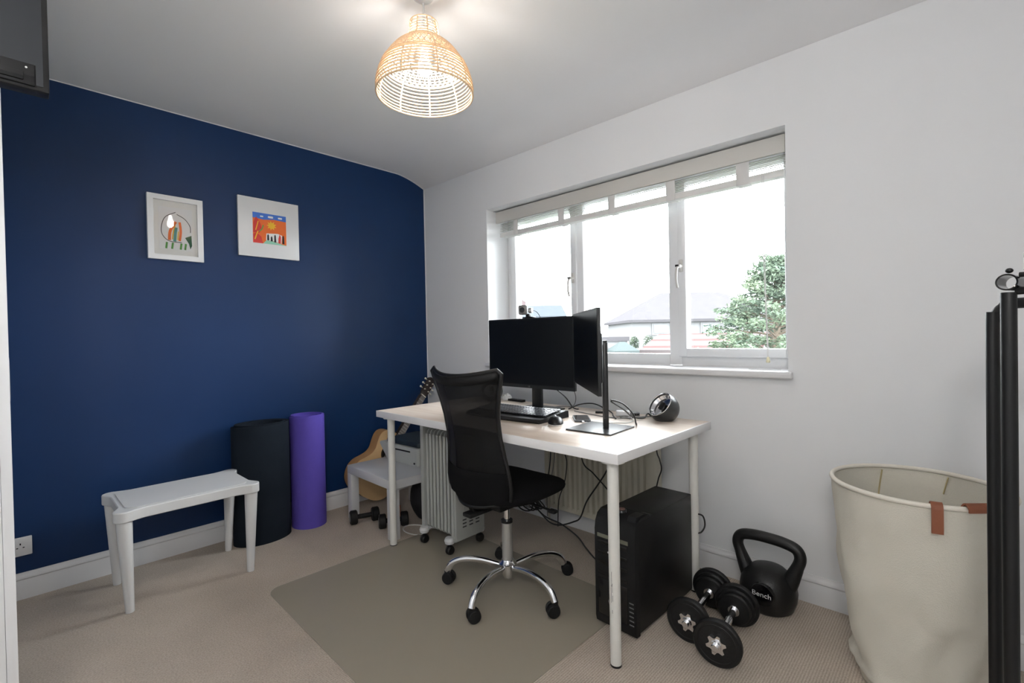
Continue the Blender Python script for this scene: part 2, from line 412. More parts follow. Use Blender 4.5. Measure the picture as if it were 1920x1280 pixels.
def whandle(x, z, par):
    b = bmesh.new(); y = FY0 - 0.016
    addB(b, (x - 0.011, y - 0.012, z - 0.03), (x + 0.011, y, z + 0.035), 0.005)
    cyl(b, (x, y, z), (x, y - 0.04, z), 0.010, 0.009, 14)
    tube(b, spline([(x, y - 0.036, z + 0.004), (x - 0.004, y - 0.05, z - 0.02), (x - 0.006, y - 0.052, z - 0.07), (x - 0.002, y - 0.046, z - 0.115)]), 0.0065, 10)
    h = obj('handle', b, M['handle'], par)
    b = bmesh.new(); cyl(b, (x - 0.012, y - 0.047, z), (x + 0.004, y - 0.044, z), 0.006, 0.006, 10); obj('lock_button', b, M['black'], h)
whandle(1.276, 1.475, c1); whandle(1.972, 1.470, c2)
# sill board
b = bmesh.new(); addB(b, (WX0, -0.002, 0.918), (WX1, FY0, 0.948)); addB(b, (WX0 - 0.02, -0.032, 0.918), (WX1 + 0.02, 0.0, 0.948), 0.008, 3)
struct('window_sill', b, M['gloss_white'], None, True)['kind'] = 'structure'

# blind
bl = thing('window_blind', 'cream slatted window blind pulled up to the top of the window', 'blind', (1.60, 0.10, 1.98))
def L(x, y, z): return (x - 1.60, y - 0.10, z - 1.98)
obj('valance', B(L(0.712, 0.072, 1.897), L(2.492, 0.086, 1.974), 0.002), M['blind'], bl)
obj('headrail', B(L(0.72, 0.088, 1.93), L(2.485, 0.135, 1.978), 0.003), M['blind'], bl)
n = 8
for i in range(n):
    z = 1.8945 - i * 0.0072; b = bmesh.new(); t = bmesh.new()
    for k in range(25):
        x = 0.735 + (2.485 - 0.735) * k / 24; ph = (x * 2.75) % 1.0
        sag = 0.004 * math.sin(PI * ph) * (i / n)
        for yy, zz in ((0.094, -0.001), (0.106, 0.0018), (0.118, 0.003)):
            t.verts.new(L(x, yy, z + zz - 0.001 - sag))
    t.verts.ensure_lookup_table()
    for k in range(24):
        for j in range(2):
            a = k * 3 + j; t.faces.new((t.verts[a], t.verts[a + 1], t.verts[a + 4], t.verts[a + 3]))
    g = bmesh.ops.extrude_face_region(t, geom=t.faces[:])
    bmesh.ops.translate(t, vec=(0, 0, -0.0012), verts=[e for e in g['geom'] if isinstance(e, bmesh.types.BMVert)])
    merge(b, t); obj('slat', b, M['slat'], bl)
obj('bottom_rail', B(L(0.737, 0.088, 1.799), L(2.483, 0.136, 1.830), 0.004), M['bottom_rail'], bl)
for x0, x1 in ((0.868, 0.905), (1.243, 1.288), (1.598, 1.642), (1.942, 1.990), (2.285, 2.342)):
    b = bmesh.new(); addB(b, L(x0, 0.0845, 1.797), L(x1, 0.0875, 1.90), 0.0008); addB(b, L(x0, 0.085, 1.796), L(x1, 0.139, 1.7985), 0.0006)
    obj('ladder_tape', b, M['tape'], bl)
b = bmesh.new()
tube(b, spline([L(2.398, 0.078, 1.82), L(2.399, 0.075, 1.5), L(2.408, 0.07, 1.2), L(2.414, 0.065, 1.0)]), 0.0016, 6)
tube(b, spline([L(2.404, 0.078, 1.82), L(2.405, 0.075, 1.5), L(2.411, 0.07, 1.2), L(2.418, 0.065, 1.0)]), 0.0016, 6)
co = obj('pull_cord', b, M['tape'], bl)
b = bmesh.new(); lathe(b, [(0.003, 0.022), (0.006, 0.018), (0.009, 0.0), (0.006, -0.004)], 14, Matrix.Translation(L(2.416, 0.065, 0.984))); obj('tassel', b, mat('cream_tassel', (0.72, 0.66, 0.45), 0.5), co)
b = bmesh.new(); tube(b, spline([L(2.34, 0.05, 0.951), L(2.355, 0.03, 0.951), L(2.38, 0.02, 0.951), L(2.42, 0.03, 0.951), L(2.47, 0.05, 0.951)]), 0.0018, 6); obj('slack_cord', b, M['tape'], co)

# radiator below the window
rad = thing('wall_radiator', 'cream fluted panel radiator on the wall beneath the window', 'radiator', (1.60, -0.06, 0.12))
b = bmesh.new(); poly = []
x = 1.29; 
while x < 1.90:
    poly += [(x, -0.092), (x + 0.006, -0.106), (x + 0.022, -0.106), (x + 0.028, -0.092)]; x += 0.034
poly += [(1.905, -0.092), (1.905, -0.082), (1.29, -0.082)]
prism(b, [(p[0] - 1.60, p[1] + 0.06) for p in poly], 0.02, 0.56, 'xy')
obj('front_panel', b, M['cream_rad'], rad, False)
obj('side_cover', B((-0.345, -0.047, 0.0), (-0.310, 0.03, 0.575), 0.006), M['cream_rad'], rad)
obj('side_cover', B((0.305, -0.047, 0.0), (0.352, 0.03, 0.575), 0.006), M['cream_rad'], rad)
obj('top_grille', B((-0.345, -0.047, 0.562), (0.352, 0.03, 0.585), 0.005), M['cream_rad'], rad)
obj('lower_rail', B((-0.31, -0.044, 0.0), (0.305, -0.02, 0.03), 0.004), M['cream_rad'], rad)
obj('back_panel', B((-0.31, 0.0, 0.01), (0.305, 0.012, 0.56), 0.003), M['cream_rad'], rad)
for sx in (-0.185, 0.185): obj('wall_bracket', B((sx - 0.015, 0.012, 0.1), (sx + 0.015, 0.0595, 0.5)), M['steel'], rad)
for sx in (-0.352,):
    b = bmesh.new(); cyl(b, (sx - 0.01, 0.01, -0.119), (sx - 0.01, 0.01, 0.045), 0.0075, seg=12); cyl(b, (sx - 0.03, 0.01, 0.045), (sx + 0.01, 0.01, 0.045), 0.011, seg=12)
    obj('pipe_valve', b, M['cream_rad'], rad)

# socket
so = thing('wall_socket', 'white twin plug socket low on the blue wall', 'socket', (0.0, -2.270, 0.232))
obj('faceplate', B((0.0, -0.073, -0.041), (0.010, 0.073, 0.041), 0.003), M['gloss_white'], so)
for c in (-0.036, 0.036):
    b = bmesh.new()
    addB(b, (0.0095, c - 0.002, 0.008), (0.0108, c + 0.002, 0.016)); addB(b, (0.0095, c - 0.013, -0.006), (0.0108, c - 0.007, -0.002)); addB(b, (0.0095, c + 0.007, -0.006), (0.0108, c + 0.013, -0.002))
    obj('pin_holes', b, M['black'], so, False)

# ------------------------------------------------------------------ pendant lamp
PC = (1.667, -1.221)
lp = thing('pendant_lamp', 'bell-shaped woven rattan pendant lamp lit and hanging from the ceiling', 'lamp', (PC[0], PC[1], 1.979))
rp = [(0.0, 0.168), (0.02, 0.169), (0.04, 0.167), (0.065, 0.160), (0.09, 0.150), (0.11, 0.138), (0.13, 0.124), (0.15, 0.108), (0.168, 0.088), (0.182, 0.068), (0.192, 0.057), (0.21, 0.053), (0.23, 0.051), (0.250, 0.047)]
def rad_at(z):
    for (z0, r0), (z1, r1) in zip(rp[:-1], rp[1:]):
        if z <= z1: return r0 + (r1 - r0) * (z - z0) / (z1 - z0)
    return rp[-1][1]
def ring(bm, r, z, tr, seg=48, ts=6, flat=1.0):
    tube(bm, [(r * math.cos(2 * PI * k / seg), r * math.sin(2 * PI * k / seg), z) for k in range(seg)], tr, ts, closed=True)
b = bmesh.new(); zz = 0.0105
while zz < 0.095: ring(b, rad_at(zz), zz, 0.0024); zz += 0.0112
while zz < 0.150: ring(b, rad_at(zz), zz, 0.0019); zz += 0.0075
while zz < 0.192: ring(b, rad_at(zz), zz, 0.0019); zz += 0.0062
while zz < 0.246: ring(b, rad_at(zz), zz, 0.0018, 36); zz += 0.0100
shade = obj('shade', b, M['rattan'], lp)
b = bmesh.new(); ring(b, rad_at(0), 0.0, 0.0034, 56, 8); ring(b, rad_at(0.25), 0.25, 0.003, 36, 8); ring(b, rad_at(0.098), 0.098, 0.003, 48, 8); obj('rim_hoop', b, M['rattan'], shade)
b = bmesh.new()   # criss-cross woven band
for s in (1, -1):
    for k in range(44):
        a0 = 2 * PI * k / 44; pts = []
        for j in range(8):
            z = 0.098 + 0.058 * j / 7; a = a0 + s * 0.22 * j / 7; r = rad_at(z)
            pts.append((r * math.cos(a), r * math.sin(a), z))
        tube(b, pts, 0.0013, 4)
obj('woven_band', b, M['rattan'], shade)
for k in range(9):
    a = 2 * PI * k / 9 + 0.3; b = bmesh.new()
    tube(b, [((rad_at(z) - 0.002) * math.cos(a), (rad_at(z) - 0.002) * math.sin(a), z) for z in [i * 0.0125 for i in range(21)]], 0.0028, 6); obj('rib', b, M['rattan'], shade)
b = bmesh.new(); cyl(b, (0, 0, 0.16), (0, 0, 0.235), 0.020, 0.016, 20, 0.003); addB(b, (-0.05, -0.003, 0.228), (0.05, 0.003, 0.234)); addB(b, (-0.003, -0.05, 0.228), (0.003, 0.05, 0.234)); obj('lamp_holder', b, M['gloss_white'], lp)
b = bmesh.new(); lathe(b, [(0, 0.066), (0.010, 0.068), (0.018, 0.076), (0.022, 0.090), (0.022, 0.104), (0.018, 0.120), (0.013, 0.135), (0.012, 0.160), (0.0, 0.161)], 24); obj('light_bulb', b, M['bulb'], lp)
b = bmesh.new(); tube(b, [(0, 0, 0.233), (0, 0, 0.35)], 0.0032, 8); obj('cord', b, M['cable_white'], lp)
b = bmesh.new(); lathe(b, [(0.0, 0.322), (0.012, 0.323), (0.035, 0.340), (0.045, 0.366)], 28); obj('ceiling_rose', b, M['gloss_white'], lp)

# ------------------------------------------------------------------ pictures on the blue wall
def relief(name, polys, y0, z0, m, par, x=0.0105, t=0.0006):
    b = bmesh.new()
    for poly in polys: prism(b, [(y0 + p[0], z0 + p[1]) for p in poly], x, x + t, 'yz')
    return obj(name, b, m, par, False)
def stroke(pts, w):
    out = []; pts = [Vector((p[0], p[1])) for p in pts]
    for i, p in enumerate(pts):
        d = (pts[min(i + 1, len(pts) - 1)] - pts[max(i - 1, 0)]).normalized(); nrm = Vector((-d.y, d.x)) * w / 2
        out.append((p + nrm, p - nrm))
    return [tuple(a) for a, _ in out] + [tuple(c) for _, c in reversed(out)]
def cstroke(pts, w):
    P = spline([(p[0], p[1], 0) for p in pts], 6); return stroke([(p.x, p.y) for p in P], w)
p1 = thing('framed_drawing', "white box frame with a child's animal drawing behind glass on the blue wall", 'picture', (0.0, -1.628, 1.558))
W, H = 0.246, 0.336
b = bmesh.new(); w = 0.026
for lo, hi in (((0, -W / 2, 0), (0.024, -W / 2 + w, H)), ((0, W / 2 - w, 0), (0.024, W / 2, H)), ((0, -W / 2 + w, 0), (0.0238, W / 2 - w, w)), ((0, -W / 2 + w, H - w), (0.0238, W / 2 - w, H))): addB(b, lo, hi, 0.0)
obj('frame', b, M['gloss_white'], p1)
obj('mount', B((0.002, -W / 2 + 0.01, 0.01), (0.009, W / 2 - 0.01, H - 0.01)), M['mount'], p1, False)
pp = obj('drawing', B((0.009, -0.074, 0.055), (0.0102, 0.074, 0.278)), M['paper'], p1, False)
dy, dz = -0.074, 0.055
relief('outline_stroke', [cstroke([(0.075, 0.20), (0.03, 0.17), (0.012, 0.12), (0.015, 0.075), (0.045, 0.045), (0.10, 0.043)], 0.003), cstroke([(0.08, 0.19), (0.115, 0.17), (0.138, 0.135), (0.14, 0.10)], 0.003)], dy, dz, M['black_ink'], pp)
relief('orange_stripes', [cstroke([(0.045, 0.05), (0.05, 0.10), (0.075, 0.15)], 0.013), cstroke([(0.09, 0.05), (0.096, 0.10), (0.092, 0.15)], 0.011)], dy, dz, M['orange_ink'], pp)
relief('teal_stripe', [cstroke([(0.068, 0.045), (0.072, 0.09), (0.076, 0.12)], 0.013)], dy, dz, M['teal_ink'], pp)
relief('yellow_stripe', [cstroke([(0.058, 0.055), (0.064, 0.10), (0.072, 0.13)], 0.005), cstroke([(0.082, 0.055), (0.086, 0.10)], 0.005)], dy, dz, M['yellow_ink'], pp)
for s_ in (0.0, 0.026, 0.064, 0.084): relief('green_leg', [cstroke([(0.03 + s_, 0.005), (0.034 + s_, 0.038)], 0.009)], dy, dz, M['green_ink'], pp)
relief('dark_leaf', [[(0.115, 0.07), (0.144, 0.085), (0.146, 0.03), (0.138, 0.012), (0.132, 0.04)]], dy, dz, M['darkgreen_ink'], pp)
obj('glass', B((-0.0006, -W / 2 + 0.024, 0.024), (0.0006, W / 2 - 0.024, H - 0.024)), M['pic_glass'], p1, False, (0.0170, 0, 0), (0, 0.006, 0.030))

p2 = thing('picture_panel', 'plain white square picture with a bright orange and blue painting at its centre', 'picture', (0.0, -1.156, 1.621))
W, H = 0.345, 0.347
obj('panel', B((0, -W / 2, 0), (0.018, W / 2, H), 0.0015), M['gloss_white'], p2)
ar = obj('painting', B((0.018, -0.095, 0.082), (0.0186, 0.095, 0.262)), M['orange_ink'], p2, False)
dy, dz = -0.095, 0.082
relief('blue_sky', [[(0, 0.148), (0.06, 0.142), (0.12, 0.15), (0.19, 0.146), (0.19, 0.18), (0, 0.18)]], dy, dz, M['blue_ink'], ar, 0.0186)
for q_ in (rrect(0.03, 0.012, 0.005, 4, 0.10, 0.162), rrect(0.024, 0.010, 0.004, 4, 0.155, 0.163), rrect(0.018, 0.008, 0.003, 4, 0.05, 0.160)): relief('cloud', [q_], dy, dz, M['paper'], ar, 0.0192)
sun = [(0.105 + (0.030 if k % 2 else 0.017) * math.cos(k * PI / 9), 0.112 + (0.028 if k % 2 else 0.016) * math.sin(k * PI / 9)) for k in range(18)]
relief('yellow_sun', [sun], dy, dz, M['yellow_ink'], ar, 0.0186)
relief('red_bush', [[(0, 0.06), (0.004, 0.12), (0.018, 0.155), (0.03, 0.14), (0.045, 0.11), (0.05, 0.085), (0.035, 0.06)], [(0.0, 0.0), (0.0, 0.05), (0.02, 0.06), (0.045, 0.04), (0.055, 0.0)]], dy, dz, M['red_ink'], ar, 0.0188)
relief('yellow_streak', [cstroke([(0.01, 0.02), (0.02, 0.05), (0.028, 0.07)], 0.006), cstroke([(0.015, 0.075), (0.025, 0.11), (0.03, 0.13)], 0.005)], dy, dz, M['yellow_ink'], ar, 0.0194)
relief('green_leaf', [cstroke([(0.035, 0.07), (0.05, 0.085), (0.058, 0.11)], 0.006)], dy, dz, M['green_ink'], ar, 0.0194)
relief('mint_ground', [[(0.055, 0.0), (0.075, 0.022), (0.12, 0.018), (0.165, 0.006), (0.19, 0.002), (0.19, 0.0)]], dy, dz, M['mint_ink'], ar, 0.0186)
relief('white_wall_shape', [[(0.072, 0.022), (0.075, 0.062), (0.14, 0.068), (0.165, 0.06), (0.16, 0.010), (0.12, 0.02)]], dy, dz, M['paper'], ar, 0.0188)
for i, (a, h0, h1) in enumerate(((0.084, 0.022, 0.06), (0.104, 0.018, 0.05), (0.124, 0.014, 0.062), (0.172, 0.01, 0.062))):
    relief('dark_figure', [[(a - 0.006, h0), (a + 0.006, h0), (a + 0.004, h1 - 0.008), (a, h1), (a - 0.005, h1 - 0.008)]], dy, dz, M['black_ink'], ar, 0.0194)
relief('red_figure', [[(0.142, 0.012), (0.156, 0.010), (0.158, 0.05), (0.150, 0.066), (0.143, 0.04)]], dy, dz, M['red_ink'], ar, 0.0194)

# ------------------------------------------------------------------ desk
DK = (0.7375, -0.8954); DR = -0.0164
desk = thing('desk', 'long white desk with a pale wood-effect top and four round white legs', 'desk', (DK[0], DK[1], 0), DR)
def dk(u, v, z=0.734):
    c, s = math.cos(DR), math.sin(DR); return (DK[0] + u * c - v * s, DK[1] + u * s + v * c, z)
top = obj('tabletop', B((0, 0, 0.700), (1.5, 0.75, 0.7335), 0.001), M['desk_white'], desk)
obj('wood_surface', B((0.006, 0.006, 0.7334), (1.494, 0.744, 0.734)), M['desk_top'], top, False)
for u in (0.056, 1.444):
    for v in (0.056, 0.694):
        b = bmesh.new(); cyl(b, (u, v, 0.006), (u, v, 0.694), 0.0185, 0.0195, 28); cyl(b, (u, v, 0.690), (u, v, 0.7), 0.04, seg=28)
        lg = obj('leg', b, M['leg_white'], desk)
        b = bmesh.new(); cyl(b, (u, v, 0.0), (u, v, 0.007), 0.019, seg=24); obj('foot', b, M['black'], lg)
        if u > 1 and v < 0.1:
            b = bmesh.new()
            for (aa, z, h) in ((-1.55, 0.30, 0.05), (-1.45, 0.27, 0.03), (-1.65, 0.25, 0.06), (-1.5, 0.19, 0.012), (-1.4, 0.235, 0.02)):
                c, s = math.cos(aa), math.sin(aa); box(b, (u + 0.0187 * c, v + 0.0187 * s, z), (0.0015, 0.0006, h))
            obj('scuff_marks', b, M['cable_grey'], lg, False)

# monitors
def monitor_head(par, w, h, t, cx=0, z0=0.0, tilt=0):
    """screen facing -y, centred on x"""
    b = bmesh.new(); prism(b, rrect(w, h, 0.004, 3, cx, z0 + h / 2), 0.0, 0.012, 'xz')
    addB(b, (cx - w * 0.36, 0.012, z0 + h * 0.12), (cx + w * 0.36, t, z0 + h * 0.72), 0.008)
    shell = obj('housing', b, M['bezel'], par)
    obj('screen', B((cx - w / 2 + 0.008, -0.0008, z0 + 0.018), (cx + w / 2 - 0.008, 0.001, z0 + h - 0.008)), M['screen'], par, False)
    return shell
m1 = thing('monitor', 'large black monitor facing the chair with a webcam clipped on top', 'monitor', (1.429, -0.425, 0.734))
monitor_head(m1, 0.577, 0.358, 0.045, 0, 0.119)
b = bmesh.new(); addB(b, (-0.031, 0.055, 0.006), (0.031, 0.075, 0.30), 0.003); addB(b, (-0.03, 0.044, 0.25), (0.03, 0.06, 0.33), 0.003); obj('stand_neck', b, M['bezel'], m1)
b = bmesh.new(); prism(b, rrect(0.22, 0.17, 0.01, 4, 0, 0.075), 0, 0.008, 'xy'); obj('stand_base', b, M['bezel'], m1)
b = text_bm('LG', 0.011, 0.0003); o = obj('maker_logo', b, M['cable_grey'], m1, False, (0, -0.0006, 0.127), (PI / 2, 0, 0))
d2 = Vector((0.386, -0.390, 0)).normalized()  # along the second screen, left to right as seen from its front
ang = math.atan2(d2.y, d2.x)
m2c = Vector((1.908, -0.622))
m2 = thing('monitor', 'second black monitor turned nearly edge-on, held by a pole stand', 'monitor', (m2c.x, m2c.y, 0.734), ang)
monitor_head(m2, 0.553, 0.318, 0.035, 0, 0.165)
pxl = Matrix.Rotation(-ang, 2) @ (Vector((1.985, -0.590)) - m2c)
b = bmesh.new(); addB(b, (pxl.x - 0.018, pxl.y - 0.008, 0.006), (pxl.x + 0.018, pxl.y + 0.010, 0.355), 0.003); addB(b, (pxl.x - 0.014, pxl.y - 0.007, 0.352), (pxl.x + 0.014, pxl.y + 0.009, 0.362), 0.002)
obj('pole', b, M['bezel'], m2)
b = bmesh.new(); addB(b, (-0.04, 0.03, 0.29), (0.04, 0.05, 0.37), 0.003); addB(b, (-0.02, 0.045, 0.318), (pxl.x + 0.02, pxl.y - 0.006, 0.345), 0.004); obj('mount_bracket', b, M['bezel'], m2)
# thin square base plate, seen as a diamond
b = bmesh.new(); prism(b, rrect(0.205, 0.205, 0.004, 3), 0, 0.006, 'xy')
obj('base_plate', b, mat('satin_dark_plate', (0.05, 0.052, 0.056), 0.22, metal=0.3), m2, True, (pxl.x - 0.012, pxl.y - 0.02, 0.0), (0, 0, -ang + 0.05))

# webcam
wc = thing('webcam', 'small square grey webcam clipped on top of the large monitor', 'webcam', (1.425, -0.425, 1.2115))
b = bmesh.new(); addB(b, (-0.03, -0.004, 0.0), (0.035, 0.03, 0.006), 0.002); addB(b, (-0.01, -0.002, 0.006), (0.012, 0.016, 0.022), 0.003); obj('clip', b, M['black'], wc)
b = bmesh.new(); box(b, (-0.016, -0.012, 0.042), (0.048, 0.026, 0.050), 0.009, 3, (0, 0, 0.25)); hd = obj('camera_head', b, M['cable_grey'], wc)
b = bmesh.new(); cyl(b, (-0.0125, -0.0235, 0.042), (-0.0113, -0.0280, 0.042), 0.014, 0.013, 20); obj('lens', b, M['black_gloss'], hd)
b = bmesh.new(); cyl(b, (0.016, -0.006, 0.038), (0.034, 0.0, 0.038), 0.014, seg=20, bev=0.003); obj('swivel_drum', b, M['steel'], wc)
b = bmesh.new(); tube(b, spline([(0.034, 0.002, 0.038), (0.052, 0.012, 0.030), (0.062, 0.03, 0.0), (0.058, 0.05, -0.06), (0.05, 0.055, -0.2)]), 0.0017, 6); obj('lead', b, M['cable'], wc)

# keyboard
kb = thing('keyboard', 'wide black curved keyboard with a padded front rest on the desk', 'keyboard', (1.465, -0.565, 0.734), 0.02)
def kz(v): return 0.012 + 0.020 * v   # v 0 front .. 1 back
b = bmesh.new(); nx = 24; grid = []
for i in range(nx + 1):
    x = -0.235 + 0.47 * i / nx; bow = 0.018 * (1 - (x / 0.235) ** 2)
    row = []
    for j, (y, z) in enumerate(((-0.110, 0.001), (-0.118, 0.008), (-0.105, 0.018), (-0.055, 0.020), (0.085, 0.034), (0.105, 0.032), (0.108, 0.001))):
        row.append(b.verts.new((x, y - bow, z)))
    grid.append(row)
for i in range(nx):
    for j in range(6): b.faces.new((grid[i][j], grid[i + 1][j], grid[i + 1][j + 1], grid[i][j + 1]))
    b.faces.new((grid[i][6], grid[i + 1][6], grid[i + 1][0], grid[i][0]))
b.faces.new(grid[0]); b.faces.new(grid[-1][::-1])
obj('case', b, M['black'], kb)
b = bmesh.new()
for r in range(6):
    y = -0.042 + r * 0.0205 + (0.004 if r == 5 else 0); z = 0.0225 + (y + 0.055) * 0.1
    x = -0.222; c = 0
    while x < 0.215:
        wk = 0.0165
        if r == 0 and 3 <= c <= 3: wk = 0.09
        if -0.222 + 0.305 < x < -0.222 + 0.315: x += 0.006
        if x + wk > 0.224: break
        bow = 0.018 * (1 - ((x + wk / 2) / 0.235) ** 2)
        box(b, (x + wk / 2, y - bow, z + 0.003), (wk - 0.002, 0.0175, 0.006), 0.0012, 1, (0.1, 0, 0)); x += wk + 0.0012; c += 1
o = obj('keys', b, M['key_grey'], kb, False)
b = bmesh.new(); lathe(b, [(0.0, 0.0), (0.004, 0.001), (0.004, 0.004), (0, 0.0055)], 12, Matrix.Translation((0.085, -0.052, 0.026))); obj('white_button', b, M['logo_white'], kb)

# mouse
ms = thing('computer_mouse', 'black wireless mouse with a pale underside beside the keyboard', 'mouse', (1.757, -0.628, 0.734), 0.75)
def blob(bm, c, s, sq=1.0, zc=None, seg=24, rings=14):
    t = bmesh.new(); bmesh.ops.create_uvsphere(t, u_segments=seg, v_segments=rings, radius=1)
    for v in t.verts:
        if zc is not None and v.co.z < zc: v.co.z = zc
        v.co.x *= s[0]; v.co.y *= s[1]; v.co.z *= s[2]
    merge(bm, t, Matrix.Translation(c))
b = bmesh.new(); blob(b, (0, 0, 0.006), (0.034, 0.054, 0.030), zc=-0.02)
o = obj('top_shell', b, M['black'], ms)
b = bmesh.new(); blob(b, (0, 0, 0.0055), (0.0335, 0.0535, 0.022), zc=-0.24); 
for v in b.verts: v.co.z = min(v.co.z, 0.0075)
obj('underside', b, M['plastic_white'], ms)
b = bmesh.new(); cyl(b, (-0.004, 0.028, 0.028), (0.004, 0.028, 0.028), 0.008, seg=16, bev=0.002); obj('scroll_wheel', b, M['steel'], ms)

# phone on charge
ph = thing('phone', 'dark phone lying on the desk with a white charging plug', 'phone', (1.776, -0.462, 0.734), -0.12)
b = bmesh.new(); prism(b, rrect(0.145, 0.072, 0.010, 5), 0, 0.0085, 'xy'); obj('body', b, M['phone_case'], ph, True, None, (0, 0, -0.75))
b = bmesh.new(); prism(b, rrect(0.132, 0.064, 0.007, 5), 0.0085, 0.0092, 'xy'); obj('screen', b, M['black_gloss'], ph, True, None, (0, 0, -0.75))
b = bmesh.new(); box(b, (0.062, -0.058, 0.0045), (0.022, 0.010, 0.006), 0.001, 1, (0, 0, -0.75)); obj('charge_plug', b, M['gloss_white'], ph)

# ball shaped desk gadgets
def ball(label, x, y, rz):
    r = 0.0655
    t = thing('ball_speaker', label, 'speaker', (x, y, 0.734), rz)
    b = bmesh.new(); tmp = bmesh.new(); bmesh.ops.create_uvsphere(tmp, u_segments=48, v_segments=32, radius=r)
    # cut opening (normal towards -x and up)
    nrm = Vector((-0.22, -0.70, 0.60)).normalized()
    bmesh.ops.bisect_plane(tmp, geom=tmp.verts[:] + tmp.edges[:] + tmp.faces[:], plane_co=nrm * 0.030, plane_no=nrm, clear_outer=True)
    bmesh.ops.bisect_plane(tmp, geom=tmp.verts[:] + tmp.edges[:] + tmp.faces[:], plane_co=(0, 0, -0.052), plane_no=(0, 0, -1), clear_outer=True)
    edges = [e for e in tmp.edges if e.is_boundary and all(abs(v.co.z + 0.052) < 1e-4 for v in e.verts)]
    bmesh.ops.contextual_create(tmp, geom=edges)
    merge(b, tmp); o = obj('shell', b, M['speaker_shell'], t, True, (0, 0, 0.054))
    md = o.modifiers.new('s', 'SOLIDIFY'); md.thickness = 0.004; md.offset = -1
    q = nrm.to_track_quat('Z', 'Y').to_matrix().to_4x4()
    rr = math.sqrt(r * r - 0.03 ** 2)
    b = bmesh.new(); tube(b, [(rr * math.cos(2 * PI * k / 48), rr * math.sin(2 * PI * k / 48), 0.03) for k in range(48)], 0.0022, 8, closed=True)
    lathe(b, [(rr - 0.003, 0.022), (rr - 0.012, 0.008), (0.0, 0.002)], 40, None, False)
    b.transform(Matrix.Translation((0, 0, 0.054)) @ q)
    obj('face_dish', b, M['chrome'], t)
    b = bmesh.new(); addB(b, (-0.010, -0.018, 0.008), (0.010, 0.018, 0.024), 0.004); b.transform(Matrix.Translation((0, 0, 0.054)) @ q); obj('centre_bar', b, M['black'], t)
    b = bmesh.new(); cyl(b, (0, 0, 0), (0, 0, 0.004), 0.038, seg=32); obj('base_ring', b, M['black'], t)
    return t
bs = ball('round charcoal speaker with a slanted open face near the right end of the desk', 2.080, -0.262, -0.12)
dup(bs, (0.950, -0.225, 0.734), 0.9, 'round charcoal speaker half hidden behind the chair at the left of the monitor')

# desk clutter
ts = bmesh.new(); blob(ts, (0, 0, 0.012), (0.035, 0.025, 0.026), zc=-0.45, seg=16, rings=10)
for v in ts.verts:
    if v.co.z > 0.003: v.co += Vector((random.uniform(-.006, .006), random.uniform(-.006, .006), random.uniform(-.006, .006)))
tag(obj('crumpled_tissue', ts, M['paper'], None, False, (1.030, -0.178, 0.7340)), 'crumpled white tissue behind the keyboard', 'tissue')
rm = thing('remote_control', 'slim dark remote lying at the back of the desk left of the monitor stand', 'remote', (1.115, -0.185, 0.734), -0.1)
b = bmesh.new(); prism(b, rrect(0.13, 0.034, 0.008, 4), 0, 0.012, 'xy'); obj('body', b, M['black'], rm)
b = bmesh.new()
for i in range(4):
    for j in range(2): box(b, (-0.04 + i * 0.02, -0.007 + j * 0.014, 0.0125), (0.010, 0.007, 0.002), 0.0006, 1)
obj('buttons', b, M['key_silver'], rm)
us = thing('usb_stick', 'short black stick lying flat behind the pole stand', 'stick', (1.755, -0.262, 0.734), 0.6)
b = bmesh.new(); addB(b, (-0.03, -0.008, 0), (0.022, 0.008, 0.010), 0.003); obj('body', b, M['black'], us)
b = bmesh.new(); addB(b, (0.022, -0.006, 0.003), (0.036, 0.006, 0.0075)); obj('plug', b, M['steel'], us)
ad = thing('power_adaptor', 'white mains adaptor among the cables on the desk', 'adaptor', (1.878, -0.270, 0.734), 0.5)
b = bmesh.new(); addB(b, (-0.032, -0.02, 0), (0.032, 0.02, 0.026), 0.005); obj('body', b, M['gloss_white'], ad)
b = bmesh.new()
for s in (-0.008, 0.008): addB(b, (0.032, s - 0.002, 0.010), (0.048, s + 0.002, 0.014))
obj('pins', b, M['steel'], ad)
hb = thing('usb_hub', 'small grey block joined to cables near the speaker', 'hub', (1.925, -0.245, 0.734), 0.9)
b = bmesh.new(); addB(b, (-0.022, -0.012, 0), (0.022, 0.012, 0.018), 0.003); obj('body', b, M['cable_grey'], hb)
b = bmesh.new()
for s in (-0.012, 0.0, 0.012): addB(b, (s - 0.004, -0.0126, 0.006), (s + 0.004, -0.0115, 0.012))
obj('ports', b, M['black_gloss'], hb, False)
def cable(label, pts, r=0.003, m='cable', name='cable', group=None, cat='cable'):
    b = bmesh.new(); tube(b, spline(pts, 8), r, 8); return tag(obj(name, b, M[m]), label, cat, group)
zt_ = 0.7375
cable('black cable dropping from the back of the large monitor to the desk', [(1.455, -0.375, 0.90), (1.50, -0.33, 0.86), (1.54, -0.27, 0.80), (1.575, -0.25, 0.745), (1.60, -0.235, zt_)], 0.0032)
cable('thin grey cable looping behind the monitor neck', [(1.44, -0.33, zt_), (1.47, -0.22, 0.7375), (1.535, -0.20, 0.742), (1.565, -0.21, 0.79), (1.565, -0.24, 0.86)], 0.0022, 'cable_grey')
cable('black cable arching over the desk from the large monitor towards the pole stand', [(1.56, -0.27, zt_), (1.60, -0.22, 0.76), (1.66, -0.19, 0.765), (1.74, -0.21, 0.75), (1.80, -0.24, zt_), (1.85, -0.31, zt_), (1.90, -0.37, zt_)], 0.0032)
cable('black cable curving down from the pole stand to the desk top', [(1.995, -0.565, 0.852), (2.03, -0.53, 0.835), (2.06, -0.50, 0.79), (2.062, -0.48, 0.745), (2.03, -0.42, zt_)], 0.0032)
